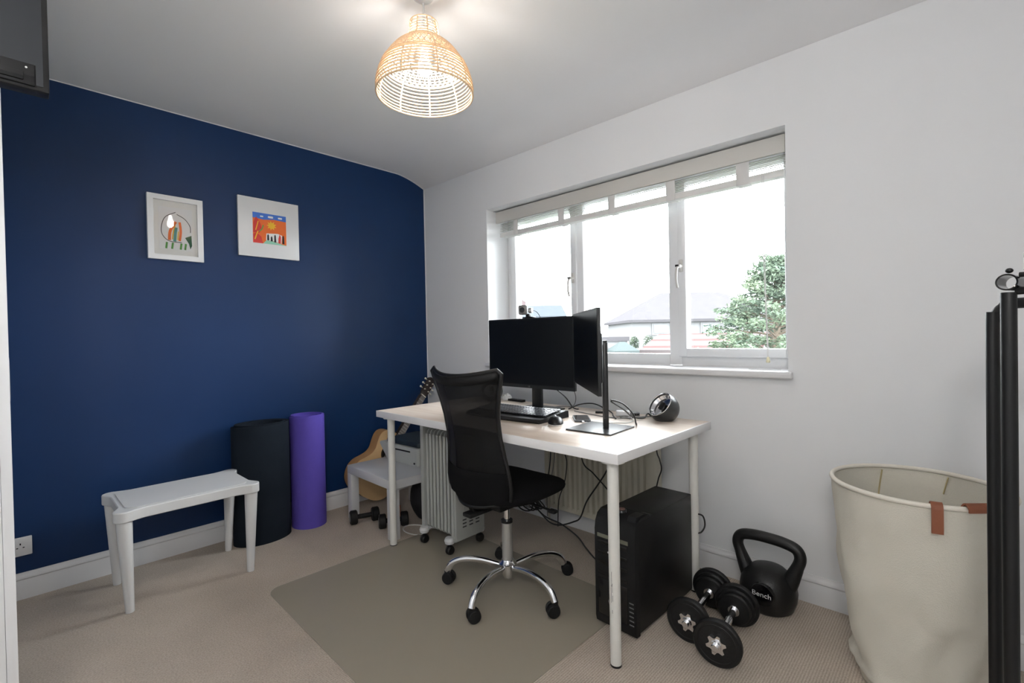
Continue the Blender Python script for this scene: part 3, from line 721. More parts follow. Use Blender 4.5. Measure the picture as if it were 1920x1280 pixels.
cable('second black cable leaving the pole stand towards the speaker', [(2.0, -0.57, 0.846), (2.00, -0.47, 0.80), (1.98, -0.36, 0.752), (1.99, -0.28, zt_), (1.985, -0.23, 0.75), (2.0, -0.22, zt_), (2.04, -0.20, zt_)], 0.0034)
cable('white charging lead running from the phone past the plate', [(1.845, -0.532, 0.7385), (1.90, -0.50, 0.7365), (1.95, -0.455, 0.7365), (1.99, -0.42, 0.7365), (1.97, -0.34, 0.7365), (1.90, -0.28, 0.7365)], 0.0018, 'cable_white')
cable('grey cable trailing across the back of the desk to the speaker', [(1.62, -0.30, zt_), (1.72, -0.33, zt_), (1.84, -0.355, zt_), (1.93, -0.335, zt_), (1.97, -0.26, zt_), (2.02, -0.19, zt_)], 0.0024, 'cable_grey')
cable('coil of thin grey wire beside the white adaptor', [(1.93 + (0.022 + 0.002 * k / 6) * math.cos(k * PI / 4), -0.34 + 0.022 * math.sin(k * PI / 4), 0.737 + 0.0009 * k) for k in range(17)], 0.0017, 'cable_grey')

# ------------------------------------------------------------------ office chair
ch = thing('office_chair', 'black swivel chair with a tall mesh back and chrome five-star base', 'chair', (1.570, -0.752, 0), 0.0)
def ca(a): return math.radians(a)
b = bmesh.new(); lathe(b, [(0.022, 0.055), (0.024, 0.06), (0.026, 0.085), (0.040, 0.09), (0.040, 0.118), (0.030, 0.128), (0.026, 0.135)], 28); obj('hub', b, M['chrome'], ch)
for k in range(5):
    a = ca(-77 + 72 * k); c, s = math.cos(a), math.sin(a)
    b = bmesh.new(); pr = spline([(0.03, 0.104), (0.12, 0.120), (0.20, 0.118), (0.258, 0.095), (0.283, 0.056)], 6)
    P3 = [(p.x * c, p.x * s, p.y) for p in [Vector((q[0], q[1], 0)) for q in pr]]
    n = len(P3); tube(b, P3, [0.011 + 0.004 * (i / (n - 1)) for i in range(n)], 12, flat=1.1)
    leg = obj('star_leg', b, M['chrome'], ch)
    cx, cy = 0.288 * c, 0.288 * s; sw = a + 0.9 + k * 1.7
    b = bmesh.new(); w = Vector((math.cos(sw), math.sin(sw), 0)); f = Vector((-math.sin(sw), math.cos(sw), 0)) * 0.012
    cc = Vector((cx, cy, 0.0295)) + f
    for sgn in (-1, 1): cyl(b, cc + w * sgn * 0.006, cc + w * sgn * 0.024, 0.0275, 0.0255, 24, 0.003)
    cyl(b, (cx, cy, 0.03), (cx, cy, 0.062), 0.010, seg=12); cyl(b, cc - w * 0.008, cc + w * 0.008, 0.018, seg=16)
    obj('caster', b, M['black_soft'], ch)
b = bmesh.new(); cyl(b, (0, 0, 0.125), (0, 0, 0.300), 0.0235, seg=28); obj('column_sleeve', b, M['alu'], ch)
b = bmesh.new(); cyl(b, (0, 0, 0.298), (0, 0, 0.310), 0.0255, seg=28); obj('column_collar', b, M['black'], ch)
b = bmesh.new(); cyl(b, (0, 0, 0.308), (0, 0, 0.405), 0.0135, seg=24); obj('gas_piston', b, M['chrome'], ch)
b = bmesh.new(); addB(b, (-0.08, -0.12, 0.388), (0.08, 0.11, 0.418), 0.008); addB(b, (-0.025, -0.235, 0.385), (0.025, -0.10, 0.402), 0.004); obj('seat_mechanism', b, M['black'], ch)
b = bmesh.new(); tube(b, spline([(0.05, 0.02, 0.40), (0.15, 0.03, 0.398), (0.225, 0.035, 0.392)]), 0.005, 8); addB(b, (0.215, 0.022, 0.384), (0.25, 0.048, 0.398), 0.004); obj('height_lever', b, M['black'], ch)
# seat cushion
b = bmesh.new(); t = bmesh.new(); bmesh.ops.create_uvsphere(t, u_segments=48, v_segments=20, radius=1)
for v in t.verts:
    x, y, z = v.co; n = 3.2
    rr = math.sqrt(x * x + y * y)
    if rr > 1e-6:
        a = math.atan2(y, x); k = (abs(math.cos(a)) ** n + abs(math.sin(a)) ** n) ** (-1 / n); x, y = x * k, y * k
    zz = (abs(z) ** 0.7) * (1 if z > 0 else -1)
    v.co = Vector((x * 0.235 * (1 - 0.04 * y), y * 0.215 + 0.015, 0.462 + (0.040 if z > 0 else 0.046) * zz - 0.012 * max(0, y) ** 3 + 0.012 * x * x))
merge(b, t); obj('seat', b, M['fabric_black'], ch)
# backrest
BZ = [0.432, 0.445, 0.475, 0.52, 0.58, 0.65, 0.72, 0.79, 0.85, 0.90, 0.94, 0.966, 0.980]
BW = [0.135, 0.165, 0.184, 0.190, 0.181, 0.168, 0.160, 0.163, 0.174, 0.188, 0.205, 0.212, 0.192]
def back_pt(u, i):
    z = BZ[i]; y = -0.222 - 0.018 * ((z - 0.43) / 0.2 if z < 0.63 else 1) - max(0, z - 0.63) * 0.17
    y -= 0.0
    y += 0.065 * u * u
    zb = z + (0.012 * u * u * (1 if i >= 10 else 0)) + (-0.012 * (1 - u * u) * (1 if i >= 10 else 0)) 
    if i <= 1: zb += 0.020 * u * u
    return Vector((BW[i] * u, y, zb))
b = bmesh.new(); NU = 16; g = [[b.verts.new(back_pt(-1 + 2 * j / NU, i)) for j in range(NU + 1)] for i in range(len(BZ))]
for i in range(len(BZ) - 1):
    for j in range(NU): b.faces.new((g[i][j], g[i][j + 1], g[i + 1][j + 1], g[i + 1][j]))
bk = obj('mesh_back', b, M['weave'], ch, True, None, None, 80)
md = bk.modifiers.new('sub', 'SUBSURF'); md.levels = 1; md.render_levels = 2
md = bk.modifiers.new('sol', 'SOLIDIFY'); md.thickness = 0.004
b = bmesh.new(); edge = [back_pt(-1, i) for i in range(len(BZ))] + [back_pt(-1 + 2 * j / NU, len(BZ) - 1) for j in range(1, NU)] + [back_pt(1, i) for i in reversed(range(len(BZ)))] + [back_pt(1 - 2 * j / NU, 0) for j in range(1, NU)]
tube(b, edge, 0.0085, 10, closed=True, flat=1.0); obj('back_frame', b, M['black'], ch, True, None, None, 60)
b = bmesh.new(); i0 = 0
for (i0, i1) in ((0, 4),):
    gg = [[b.verts.new(back_pt(-0.97 + 1.94 * j / NU, i) + Vector((0, -0.004, 0))) for j in range(NU + 1)] for i in range(i0, i1 + 1)]
    for i in range(len(gg) - 1):
        for j in range(NU): b.faces.new((gg[i][j], gg[i][j + 1], gg[i + 1][j + 1], gg[i + 1][j]))
o = obj('lower_back_cover', b, M['fabric_black'], ch, True, None, None, 80); md = o.modifiers.new('sol', 'SOLIDIFY'); md.thickness = 0.004
b = bmesh.new()
for (ia, uu) in ((9, 0.98), (10, 0.98), (11, 0.98)):
    pass
gg = [[b.verts.new(back_pt(-0.97 + 1.94 * j / NU, i) + Vector((0, -0.005, 0))) for j in range(NU + 1)] for i in (10, 11, 12)]
for i in range(2):
    for j in range(NU): b.faces.new((gg[i][j], gg[i][j + 1], gg[i + 1][j + 1], gg[i + 1][j]))
o = obj('top_band', b, M['black_soft'], ch, True, None, None, 80); md = o.modifiers.new('sol', 'SOLIDIFY'); md.thickness = 0.004
b = bmesh.new(); tube(b, spline([(0, -0.12, 0.394), (0, -0.185, 0.396), (0, -0.208, 0.42), (0, -0.214, 0.47), (0, -0.218, 0.52)]), 0.014, 10, flat=0.6); obj('back_bracket', b, M['black'], ch)

# ------------------------------------------------------------------ chair mat
b = bmesh.new(); prism(b, rrect(1.25, 1.02, 0.06, 8), 0.001, 0.0035, 'xy')
tag(obj('floor_protector_mat', b, M['pvc'], None, True, (1.405, -0.985, 0), (0, 0, -0.02)), 'see-through smoky plastic mat on the carpet under the office chair', 'mat')

# ------------------------------------------------------------------ computer tower
pc = thing('computer_tower', 'black tower computer standing on the carpet under the desk', 'computer', (2.085, -0.705, 0), -0.04)
obj('case', B((-0.085, 0.03, 0.012), (0.085, 0.465, 0.425), 0.004), M['black'], pc)
b = bmesh.new(); prism(b, [(0.03, 0.008), (0.005, 0.010), (0.0, 0.03), (0.0, 0.37), (0.006, 0.40), (0.02, 0.425), (0.045, 0.438), (0.10, 0.438), (0.115, 0.425), (0.03, 0.425)], -0.088, 0.088, 'yz')
fp = obj('front_fascia', b, M['black_soft'], pc)
obj('drive_strip', B((-0.075, -0.002, 0.342), (0.060, 0.002, 0.356)), mat('olive_grey_strip', (0.16, 0.16, 0.12), 0.4), pc, False)
b = bmesh.new()
for i in range(4): addB(b, (-0.074, -0.0015, 0.318 - i * 0.040), (0.055, 0.001, 0.349 - 0.022 - i * 0.040 + 0.006), 0.001)
obj('drive_bay', b, M['black_gloss'], pc)
b = bmesh.new(); addB(b, (-0.074, -0.0015, 0.045), (0.055, 0.001, 0.185), 0.002); obj('fan_grille', b, M['black_gloss'], pc)
b = bmesh.new(); cyl(b, (-0.025, -0.003, 0.292), (-0.025, 0.002, 0.292), 0.0035, seg=12); obj('power_light', b, M['logo_white'], pc)
b = bmesh.new(); prism(b, [(-0.030, 0.105), (-0.018, 0.125), (-0.006, 0.105), (-0.018, 0.085)], -0.0025, 0.0, 'xz'); obj('front_emblem', b, M['cable_grey'], pc, False)
b = bmesh.new()
for i in range(6): addB(b, (0.062, -0.0012, 0.050 + i * 0.016), (0.080, 0.001, 0.054 + i * 0.016))
obj('vent_slot', b, M['cable_grey'], pc, False)
b = bmesh.new(); cyl(b, (0.0, 0.055, 0.437), (0.0, 0.055, 0.449), 0.021, 0.019, 24, 0.002); kn = obj('top_dial', b, M['black_gloss'], pc)
b = bmesh.new(); cyl(b, (0.0, 0.055, 0.449), (0.0, 0.055, 0.4505), 0.014, seg=20); obj('dial_cap', b, mat('dusty_red_cap', (0.22, 0.12, 0.10), 0.5), kn)
b = bmesh.new(); prism(b, [(0.02, 0.425), (0.03, 0.442), (0.08, 0.442), (0.14, 0.425)], 0.045, 0.080, 'yz'); obj('top_ridge', b, M['black'], pc)
b = bmesh.new(); prism(b, [(0.02, 0.425), (0.03, 0.442), (0.08, 0.442), (0.14, 0.425)], -0.080, -0.045, 'yz'); obj('top_ridge', b, M['black'], pc)
for sx in (-0.06, 0.06):
    for sy in (0.05, 0.43):
        b = bmesh.new(); cyl(b, (sx, sy, 0), (sx, sy, 0.013), 0.014, seg=16); obj('foot', b, M['black_soft'], pc)

# cables below the desk
cable('black cable slanting down across the radiator to the tower top', [(1.565, -0.20, 0.697), (1.59, -0.20, 0.467), (1.658, -0.20, 0.407), (1.736, -0.20, 0.345), (1.80, -0.19, 0.27), (1.82, -0.19, 0.02)], 0.0035)
cable('black cable sweeping from the desk down and left above the carpet', [(1.80, -0.25, 0.70), (1.785, -0.25, 0.50), (1.766, -0.25, 0.443), (1.715, -0.25, 0.367), (1.649, -0.25, 0.272), (1.608, -0.25, 0.18), (1.563, -0.25, 0.146), (1.475, -0.25, 0.107), (1.402, -0.25, 0.105), (1.327, -0.25, 0.15), (1.25, -0.25, 0.19)], 0.004)
cable('black cable drooping to the front of the tower', [(1.30, -0.27, 0.19), (1.40, -0.29, 0.15), (1.514, -0.30, 0.141), (1.582, -0.30, 0.12), (1.631, -0.30, 0.098), (1.68, -0.30, 0.055), (1.75, -0.30, 0.012), (1.86, -0.30, 0.005)], 0.0038)
cable('black cable hanging between the desk edge and the tower beside the right leg', [(1.965, -0.12, 0.70), (1.97, -0.12, 0.559), (1.985, -0.12, 0.513), (1.993, -0.12, 0.468), (1.975, -0.12, 0.414), (1.962, -0.12, 0.33), (1.96, -0.12, 0.1), (1.95, -0.10, 0.004)], 0.0032)
cable('thin black cable hanging just right of the seat against the radiator', [(1.43, -0.16, 0.70), (1.44, -0.16, 0.50), (1.46, -0.16, 0.42), (1.44, -0.16, 0.30), (1.40, -0.16, 0.20), (1.39, -0.16, 0.05)], 0.0028)
cable('thin grey cable hanging near the left end of the radiator', [(1.36, -0.14, 0.70), (1.36, -0.14, 0.45), (1.33, -0.14, 0.3), (1.30, -0.14, 0.2), (1.30, -0.14, 0.08)], 0.0025, 'cable_grey')
cable('white mains lead looping on the carpet beside the heater', [(0.86, -0.62, 0.06), (0.80, -0.66, 0.004), (0.74, -0.70, 0.004), (0.66, -0.69, 0.004), (0.63, -0.64, 0.004), (0.68, -0.59, 0.004), (0.78, -0.56, 0.004), (0.86, -0.54, 0.02)], 0.0035, 'cable_white')
cable('short black cable curling at the back of the tower by the right leg', [(2.20, -0.235, 0.34), (2.225, -0.215, 0.33), (2.232, -0.21, 0.29), (2.22, -0.22, 0.26), (2.20, -0.235, 0.255)], 0.0035)
cable('black flex lying on the carpet behind the tower and right desk leg', [(2.12, -0.20, 0.004), (2.2, -0.235, 0.004), (2.26, -0.27, 0.004), (2.30, -0.24, 0.004)], 0.003)
# extension block hanging under the desk
ex = thing('cable_bundle', 'tangled bundle of black cable hanging under the seat by the radiator', 'cable', (1.24, -0.24, 0.17))
b = bmesh.new()
for k in range(5):
    tube(b, [(0.06 * math.cos(a * PI / 9 + k) + 0.01 * k, 0.015 * k - 0.03, 0.035 * math.sin(a * PI / 9 + k * 0.7) + 0.005 * k) for a in range(18)], 0.004, 8, closed=True)
obj('coil', b, M['cable'], ex)
b = bmesh.new(); tube(b, spline([(0.05, 0, 0.02), (0.1, 0.02, 0.08), (0.12, 0.06, 0.25), (0.12, 0.07, 0.52)]), 0.0035, 8); obj('hanging_lead', b, M['cable'], ex)
b = bmesh.new(); box(b, (0.03, -0.035, 0.0), (0.03, 0.012, 0.02), 0.003); obj('cable_tie', b, M['cable_grey'], ex)

# ------------------------------------------------------------------ oil filled heater
ht = thing('oil_heater', 'pale grey oil-filled heater with vertical fins on small casters', 'heater', (0.868, -0.605, 0))
NF = 8
for i in range(NF):
    x = 0.040 + i * 0.0295; b = bmesh.new()
    t = bmesh.new(); prism(t, rrect(0.165, 0.55, 0.03, 6, 0, 0.35), x - 0.0035, x + 0.0035, 'yz'); merge(b, t)
    for yy in (-0.082, 0.082): cyl(b, (x, yy, 0.10), (x, yy, 0.60), 0.0088, seg=12)
    for zz in (0.12, 0.58): cyl(b, (x - 0.0147, 0, zz), (x + 0.0147, 0, zz), 0.022, seg=16)
    obj('fin', b, M['heater'], ht)
b = bmesh.new(); prism(b, rrect(0.20, 0.59, 0.02, 6, 0, 0.365), 0.0, 0.026, 'yz'); obj('end_cap', b, M['heater'], ht)
b = bmesh.new(); prism(b, rrect(0.205, 0.60, 0.012, 6, 0, 0.365), 0.258, 0.276, 'yz'); prism(b, rrect(0.195, 0.58, 0.02, 6, 0, 0.365), 0.276, 0.292, 'yz')
cp = obj('control_panel', b, M['heater'], ht)
b = bmesh.new()
for i in range(3):
    for j in range(3):
        y = -0.055 + i * 0.045; z = 0.135 + j * 0.018
        addB(b, (0.2915, y, z), (0.293, y + 0.026, z + 0.006))
obj('vent_slots', b, M['heater_dark'], cp, False)
b = bmesh.new(); lathe(b, [(0.05, 0), (0.048, 0.003), (0, 0.004)], 32, Matrix.Translation((0.291, 0.0, 0.24)) @ Matrix.Rotation(PI / 2, 4, 'Y')); obj('round_badge', b, M['heater'], cp)
for z in (0.33, 0.42):
    b = bmesh.new(); cyl(b, (0.29, 0.0, z), (0.305, 0, z), 0.02, 0.018, 20, 0.002); obj('knob', b, M['heater_dark'], cp)
for x in (0.028, 0.245):
    b = bmesh.new(); addB(b, (x - 0.012, -0.115, 0.068), (x + 0.012, 0.115, 0.082), 0.004)
    for yy in (-0.105, 0.105): lathe(b, [(0.0, 0.092), (0.022, 0.088), (0.028, 0.075), (0.024, 0.060), (0.0, 0.058)], 20, Matrix.Translation((x, yy, 0)))
    ft = obj('foot_bar', b, M['plastic_white'], ht)
    for yy in (-0.105, 0.105):
        b = bmesh.new()
        for s in (-1, 1): cyl(b, (x + s * 0.003, yy, 0.024), (x + s * 0.016, yy, 0.024), 0.024, 0.021, 20, 0.003)
        cyl(b, (x, yy, 0.024), (x, yy, 0.06), 0.007, seg=10); obj('caster', b, M['black'], ft)

# ------------------------------------------------------------------ low white table, printer, guitar, things beneath
lt = thing('side_table', 'low square white side table in the corner under the desk end', 'table', (0.500, -0.570, 0), -0.03)
obj('tabletop', B((-0.262, -0.245, 0.283), (0.262, 0.245, 0.333), 0.002), M['lack_white'], lt)
for sx in (-1, 1):
    for sy in (-1, 1):
        x1, y1 = sx * 0.262, sy * 0.245
        obj('leg', B((min(x1, x1 - sx * 0.05), min(y1, y1 - sy * 0.05), 0), (max(x1, x1 - sx * 0.05), max(y1, y1 - sy * 0.05), 0.283), 0.0015), M['lack_white'], lt)
pr = thing('printer', 'small off-white printer with a dark scanner lid on the low white table', 'printer', (0.455, -0.44, 0.333), 0.06)
b = bmesh.new(); lo = rrect(0.32, 0.24, 0.02, 5); hi = rrect(0.40, 0.30, 0.02, 5)
va = [b.verts.new((p[0] - 0.0, p[1], 0.0)) for p in lo]; vb = [b.verts.new((p[0], p[1], 0.105)) for p in hi]; vc = [b.verts.new((p[0], p[1], 0.118)) for p in hi]
for A_, B_ in ((va, vb), (vb, vc)):
    for i in range(len(lo)): j = (i + 1) % len(lo); b.faces.new((A_[i], A_[j], B_[j], B_[i]))
b.faces.new(va[::-1]); b.faces.new(vc); obj('body', b, M['printer'], pr)
b = bmesh.new(); prism(b, rrect(0.34, 0.27, 0.03, 6, 0.02, 0.0), 0.119, 0.147, 'xy'); o = obj('scanner_lid', b, M['printer_lid'], pr); md = o.modifiers.new('b', 'BEVEL'); md.width = 0.008; md.segments = 3
obj('paper_slot', B((-0.10, -0.1495, 0.088), (0.12, -0.143, 0.096)), M['black'], pr, False)
b = bmesh.new(); cyl(b, (0.135, -0.1235, 0.018), (0.135, -0.130, 0.018), 0.006, seg=12); obj('power_button', b, M['black'], pr)

# guitar against the blue wall
GA = math.radians(51.0)
gt = thing('acoustic_guitar', 'acoustic guitar with a pale wood top leaning in the corner against the blue wall', 'guitar', (0.036, -0.645, 0.068), 0, None, (0, 0, 0))
# local: s = distance from tail along the neck, t = across.  plane y-z
ds = Vector((0, math.cos(GA), math.sin(GA))); dt = Vector((0, -math.sin(GA), math.cos(GA)))
def gp(s, t, x): return ds * s + dt * t + Vector((x, 0, 0))
outl = [(0.0, 0.0), (0.012, 0.09), (0.05, 0.150), (0.11, 0.178), (0.17, 0.172), (0.22, 0.140), (0.26, 0.117), (0.30, 0.112), (0.345, 0.125), (0.39, 0.135), (0.43, 0.125), (0.458, 0.085), (0.465, 0.03)]
half = spline([(a, c, 0) for a, c in outl], 5); full = [(p.x, p.y) for p in half] + [(p.x, -p.y) for p in reversed(half[1:])]
def gplate(poly, x0, x1):
    b = bmesh.new(); a = [b.verts.new(gp(p[0], p[1], x0)) for p in poly]; c = [b.verts.new(gp(p[0], p[1], x1)) for p in poly]
    b.faces.new(a[::-1]); b.faces.new(c)
    for i in range(len(poly)): j = (i + 1) % len(poly); b.faces.new((a[i], a[j], c[j], c[i]))
    return b
bod = obj('body', gplate(full, 0.0, 0.084), M['guitar_side'], gt, True, None, None, 50)
obj('soundboard', gplate([(p[0], p[1] * 0.995) for p in full], 0.084, 0.088), M['guitar_top'], bod, True, None, None, 50)
circ = lambda cs, ct, r, n=32: [(cs + r * math.cos(2 * PI * k / n), ct + r * math.sin(2 * PI * k / n)) for k in range(n)]
obj('rosette', gplate(circ(0.325, 0, 0.062), 0.088, 0.0888), M['dark_wood'], bod, False)
obj('soundhole', gplate(circ(0.325, 0, 0.048), 0.0888, 0.0892), M['black'], bod, False)
obj('bridge', gplate([(0.145, -0.07), (0.175, -0.07), (0.175, 0.07), (0.145, 0.07)], 0.088, 0.097), M['dark_wood'], bod, False)
nk = obj('neck', gplate([(0.45, -0.027), (0.80, -0.022), (0.80, 0.022), (0.45, 0.027)], 0.066, 0.092), M['dark_wood'], gt)
obj('fretboard', gplate([(0.375, -0.028), (0.80, -0.022), (0.80, 0.022), (0.375, 0.028)], 0.0921, 0.097), M['dark_wood'], nk, False)
b = bmesh.new()
for k in range(14):
    s = 0.80 - 0.62 * (1 - 2 ** (-(k + 1) / 12)); v = [gp(s, -0.024, 0.0972), gp(s, 0.024, 0.0972)]; tube(b, v, 0.001, 5)
obj('frets', b, M['steel'], nk)
obj('nut', gplate([(0.80, -0.022), (0.805, -0.022), (0.805, 0.022), (0.80, 0.022)], 0.085, 0.100), M['ivory'], nk, False)
hs = obj('headstock', gplate([(0.805, -0.022), (0.83, -0.033), (0.94, -0.037), (0.955, -0.02), (0.955, 0.02), (0.94, 0.037), (0.83, 0.033), (0.805, 0.022)], 0.072, 0.088), M['dark_wood'], gt)
for sg in (-1, 1):
    for s in (0.85, 0.885, 0.92):
        b = bmesh.new(); cyl(b, gp(s, sg * 0.020, 0.086), gp(s, sg * 0.020, 0.100), 0.005, 0.004, 10); tube(b, [gp(s, sg * 0.036, 0.08), gp(s, sg * 0.050, 0.08)], 0.003, 6); blob(b, gp(s, sg * 0.055, 0.08), (0.006, 0.008, 0.008), seg=10, rings=8)
        obj('tuning_peg', b, M['ivory'], hs)
b = bmesh.new()
for k in range(6):
    t0 = -0.025 + k * 0.010; tube(b, [gp(0.16, t0, 0.099), gp(0.802, t0 * 0.7, 0.1015)], 0.0006, 4)
obj('strings', b, M['steel'], gt)

# dumbbells under the small table
def hex_dumbbell(label, loc, rz, col='black_soft', r=0.042, Ln=0.13):
    t = thing('small_dumbbell', label, 'dumbbell', loc, rz)
    b = bmesh.new(); cyl(b, (0, -Ln / 2 + 0.02, r), (0, Ln / 2 - 0.02, r), 0.014, seg=16); obj('grip', b, M['black_soft'], t)
    for s in (-1, 1):
        b = bmesh.new(); cyl(b, (0, s * (Ln / 2 - 0.022), r), (0, s * (Ln / 2 + 0.020), r), r, r, 28, 0.006)
        hd_ = obj('weight_head', b, M[col], t)
        b = bmesh.new(); cyl(b, (0, s * (Ln / 2 + 0.0195), r), (0, s * (Ln / 2 + 0.0215), r), r * 0.55, seg=24); obj('end_disc', b, M['cable_grey'], hd_)
    return t
g0 = hex_dumbbell('small black dumbbell poking out by the left leg of the low white table', (0.378, -0.778, 0), -0.35)
dup(g0, (0.575, -0.70, 0), -0.5, 'small black dumbbell deeper under the low white table near the desk leg')
ot = bmesh.new(); cyl(ot, (0, 0, 0.0), (0, 0, 0.075), 0.024, 0.024, 20, 0.004)
tag(obj('orange_pot', ot, M['orange'], None, True, (0.455, -0.60, 0)), 'small orange tub between the dumbbells under the low table', 'tub')
bg = thing('black_bag', 'black fabric bag slumped on the carpet under the right side of the low white table', 'bag', (0.60, -0.47, 0))
b = bmesh.new(); t = bmesh.new(); bmesh.ops.create_uvsphere(t, u_segments=28, v_segments=18, radius=1)
for v in t.verts:
    n = v.co.copy(); k = 1 + 0.08 * math.sin(7 * n.x + 3 * n.z) * math.cos(5 * n.y)
    v.co = Vector((n.x * 0.125 * k, n.y * 0.10 * k, max(0.0, 0.115 + n.z * 0.125 * k)))
merge(b, t); obj('body', b, M['bag'], bg)
b = bmesh.new(); tube(b, spline([(-0.06, -0.06, 0.20), (-0.03, -0.08, 0.245), (0.03, -0.08, 0.245), (0.06, -0.06, 0.20)]), 0.007, 8, flat=0.4); obj('handle', b, M['bag'], bg)

# ------------------------------------------------------------------ rolled exercise mats
def roll(label, loc, a, bx, h, th, turns, m, start, name='rolled_mat', top_fold=False):
    """spiral sheet standing on its end; a = half size along x, bx = half size along y"""
    b = bmesh.new(); N = int(turns * 40); ring0 = []
    for i in range(N + 1):
        f = i / N; k = 1 - f * turns * th * 1.25 / min(a, bx)
        an = start + f * turns * 2 * PI; c, s = math.cos(an), math.sin(an)
        hh = h + 0.012 * math.sin(f * 5.0) + (0.010 * f)
        for kk, t_ in ((k, 0), (k - th / min(a, bx), 1)):
            ring0.append((a * kk * c, bx * kk * s, hh))
    vb = [b.verts.new((p[0], p[1], 0)) for p in ring0]; vt = [b.verts.new(p) for p in ring0]
    for i in range(N):
        o0, n0 = 2 * i, 2 * i + 1; o1, n1 = o0 + 2, o0 + 3
        b.faces.new((vb[o0], vb[o1], vt[o1], vt[o0])); b.faces.new((vb[n1], vb[n0], vt[n0], vt[n1]))
        b.faces.new((vt[o0], vt[o1], vt[n1], vt[n0])); b.faces.new((vb[o1], vb[o0], vb[n0], vb[n1]))
    b.faces.new((vb[1], vb[0], vt[0], vt[1])); b.faces.new((vb[-2], vb[-1], vt[-1], vt[-2]))
    return tag(obj(name, b, m, None, True, loc, None, 50), label, 'exercise mat')
roll('thick dark navy-black exercise mat loosely rolled and stood upright by the blue wall', (0.137, -1.272, 0), 0.112, 0.158, 0.645, 0.010, 3.4, M['mat_black'], 3.5)
roll('purple exercise mat rolled and stood upright against the blue wall', (0.130, -1.007, 0), 0.106, 0.102, 0.655, 0.006, 4.2, M['mat_purple'], 2.6)

# ------------------------------------------------------------------ white plastic child's table
ct = thing('childrens_table', 'low white plastic table with rounded ear-like corners and tapered legs', 'table', (0.336, -1.694, 0), 0.0)
TW, TL = 0.200, 0.278
poly = []
def arc(cx, cy, r, a0, a1, n=8): return [(cx + r * math.cos(math.radians(a0 + (a1 - a0) * k / n)), cy + r * math.sin(math.radians(a0 + (a1 - a0) * k / n))) for k in range(n + 1)]
q = []
ex_, ey_ = TW - 0.034, TL - 0.034
for (sx, sy) in ((1, 1), (-1, 1), (-1, -1), (1, -1)):
    base = [(TW - 0.020, TL - 0.105), (TW - 0.013, TL - 0.078)] + arc(ex_, ey_, 0.036, -20, 110, 10) + [(TW - 0.078, TL - 0.015), (TW - 0.100, TL - 0.023)]
    pts = [(sx * p[0], sy * p[1]) for p in base]
    if sx * sy < 0: pts = pts[::-1]
    q += pts
b = bmesh.new(); prism(b, q, 0.383, 0.428, 'xy'); 
tp = obj('tabletop', b, M['plastic_white'], ct, True, None, None, 40); md = tp.modifiers.new('b', 'BEVEL'); md.width = 0.004; md.segments = 2; md.limit_method = 'ANGLE'
b = bmesh.new(); prism(b, [(p[0] * 0.86, p[1] * 0.88) for p in rrect(2 * TW - 0.02, 2 * TL - 0.02, 0.05, 6)], 0.4285, 0.431, 'xy'); obj('top_inset', b, M['plastic_white'], tp)
for sx in (-1, 1):
    for sy in (-1, 1):
        b = bmesh.new(); p0 = (sx * (ex_ + 0.004), sy * (ey_ - 0.012), 0.0); p1_ = (sx * ex_, sy * (ey_ + 0.0), 0.395)
        cyl(b, p0, p1_, 0.0155, 0.0290, 24, 0.001); obj('leg', b, M['plastic_white'], ct)

# ------------------------------------------------------------------ weights by the right wall
kt = thing('kettlebell', 'large black vinyl kettlebell standing by the skirting board', 'kettlebell', (2.462, -0.150, 0), -0.06)
b = bmesh.new(); lathe(b, [(0.0, 0.0), (0.078, 0.0), (0.090, 0.010), (0.103, 0.045), (0.106, 0.075), (0.100, 0.110), (0.085, 0.140), (0.062, 0.160), (0.035, 0.170), (0.0, 0.173)], 48)
obj('body', b, M['vinyl'], kt, True, None, None, 60)
b = bmesh.new()
pts = spline([(-0.066, 0, 0.095), (-0.086, 0, 0.140), (-0.106, 0, 0.190), (-0.118, 0, 0.232), (-0.104, 0, 0.264), (-0.060, 0, 0.277), (0.0, 0, 0.280), (0.060, 0, 0.277), (0.104, 0, 0.264), (0.118, 0, 0.232), (0.106, 0, 0.190), (0.086, 0, 0.140), (0.066, 0, 0.095)], 6)
rr_ = [0.0215 + 0.013 * min(1, max(0, (0.20 - p.z) / 0.10)) for p in pts]
tube(b, pts, rr_, 20, flat=1.0); obj('handle', b, M['vinyl'], kt, True, None, None, 70)
b = bmesh.new(); dm = Matrix.Translation((0.012, -0.1035, 0.092)) @ Matrix.Rotation(PI / 2 + 0.03, 4, 'X')
lathe(b, [(0.0, 0.006), (0.041, 0.005), (0.044, 0.0), (0.044, -0.012)], 40, dm); dc = obj('logo_disc', b, M['black_gloss'], kt)
b = text_bm('Bench', 0.027, 0.0004); o = obj('logo_lettering', b, M['logo_white'], dc, False); o.matrix_local = dm @ Matrix.Translation((0, 0.002, 0.0066)) @ Matrix.Scale(1.08, 4, (1, 0, 0))

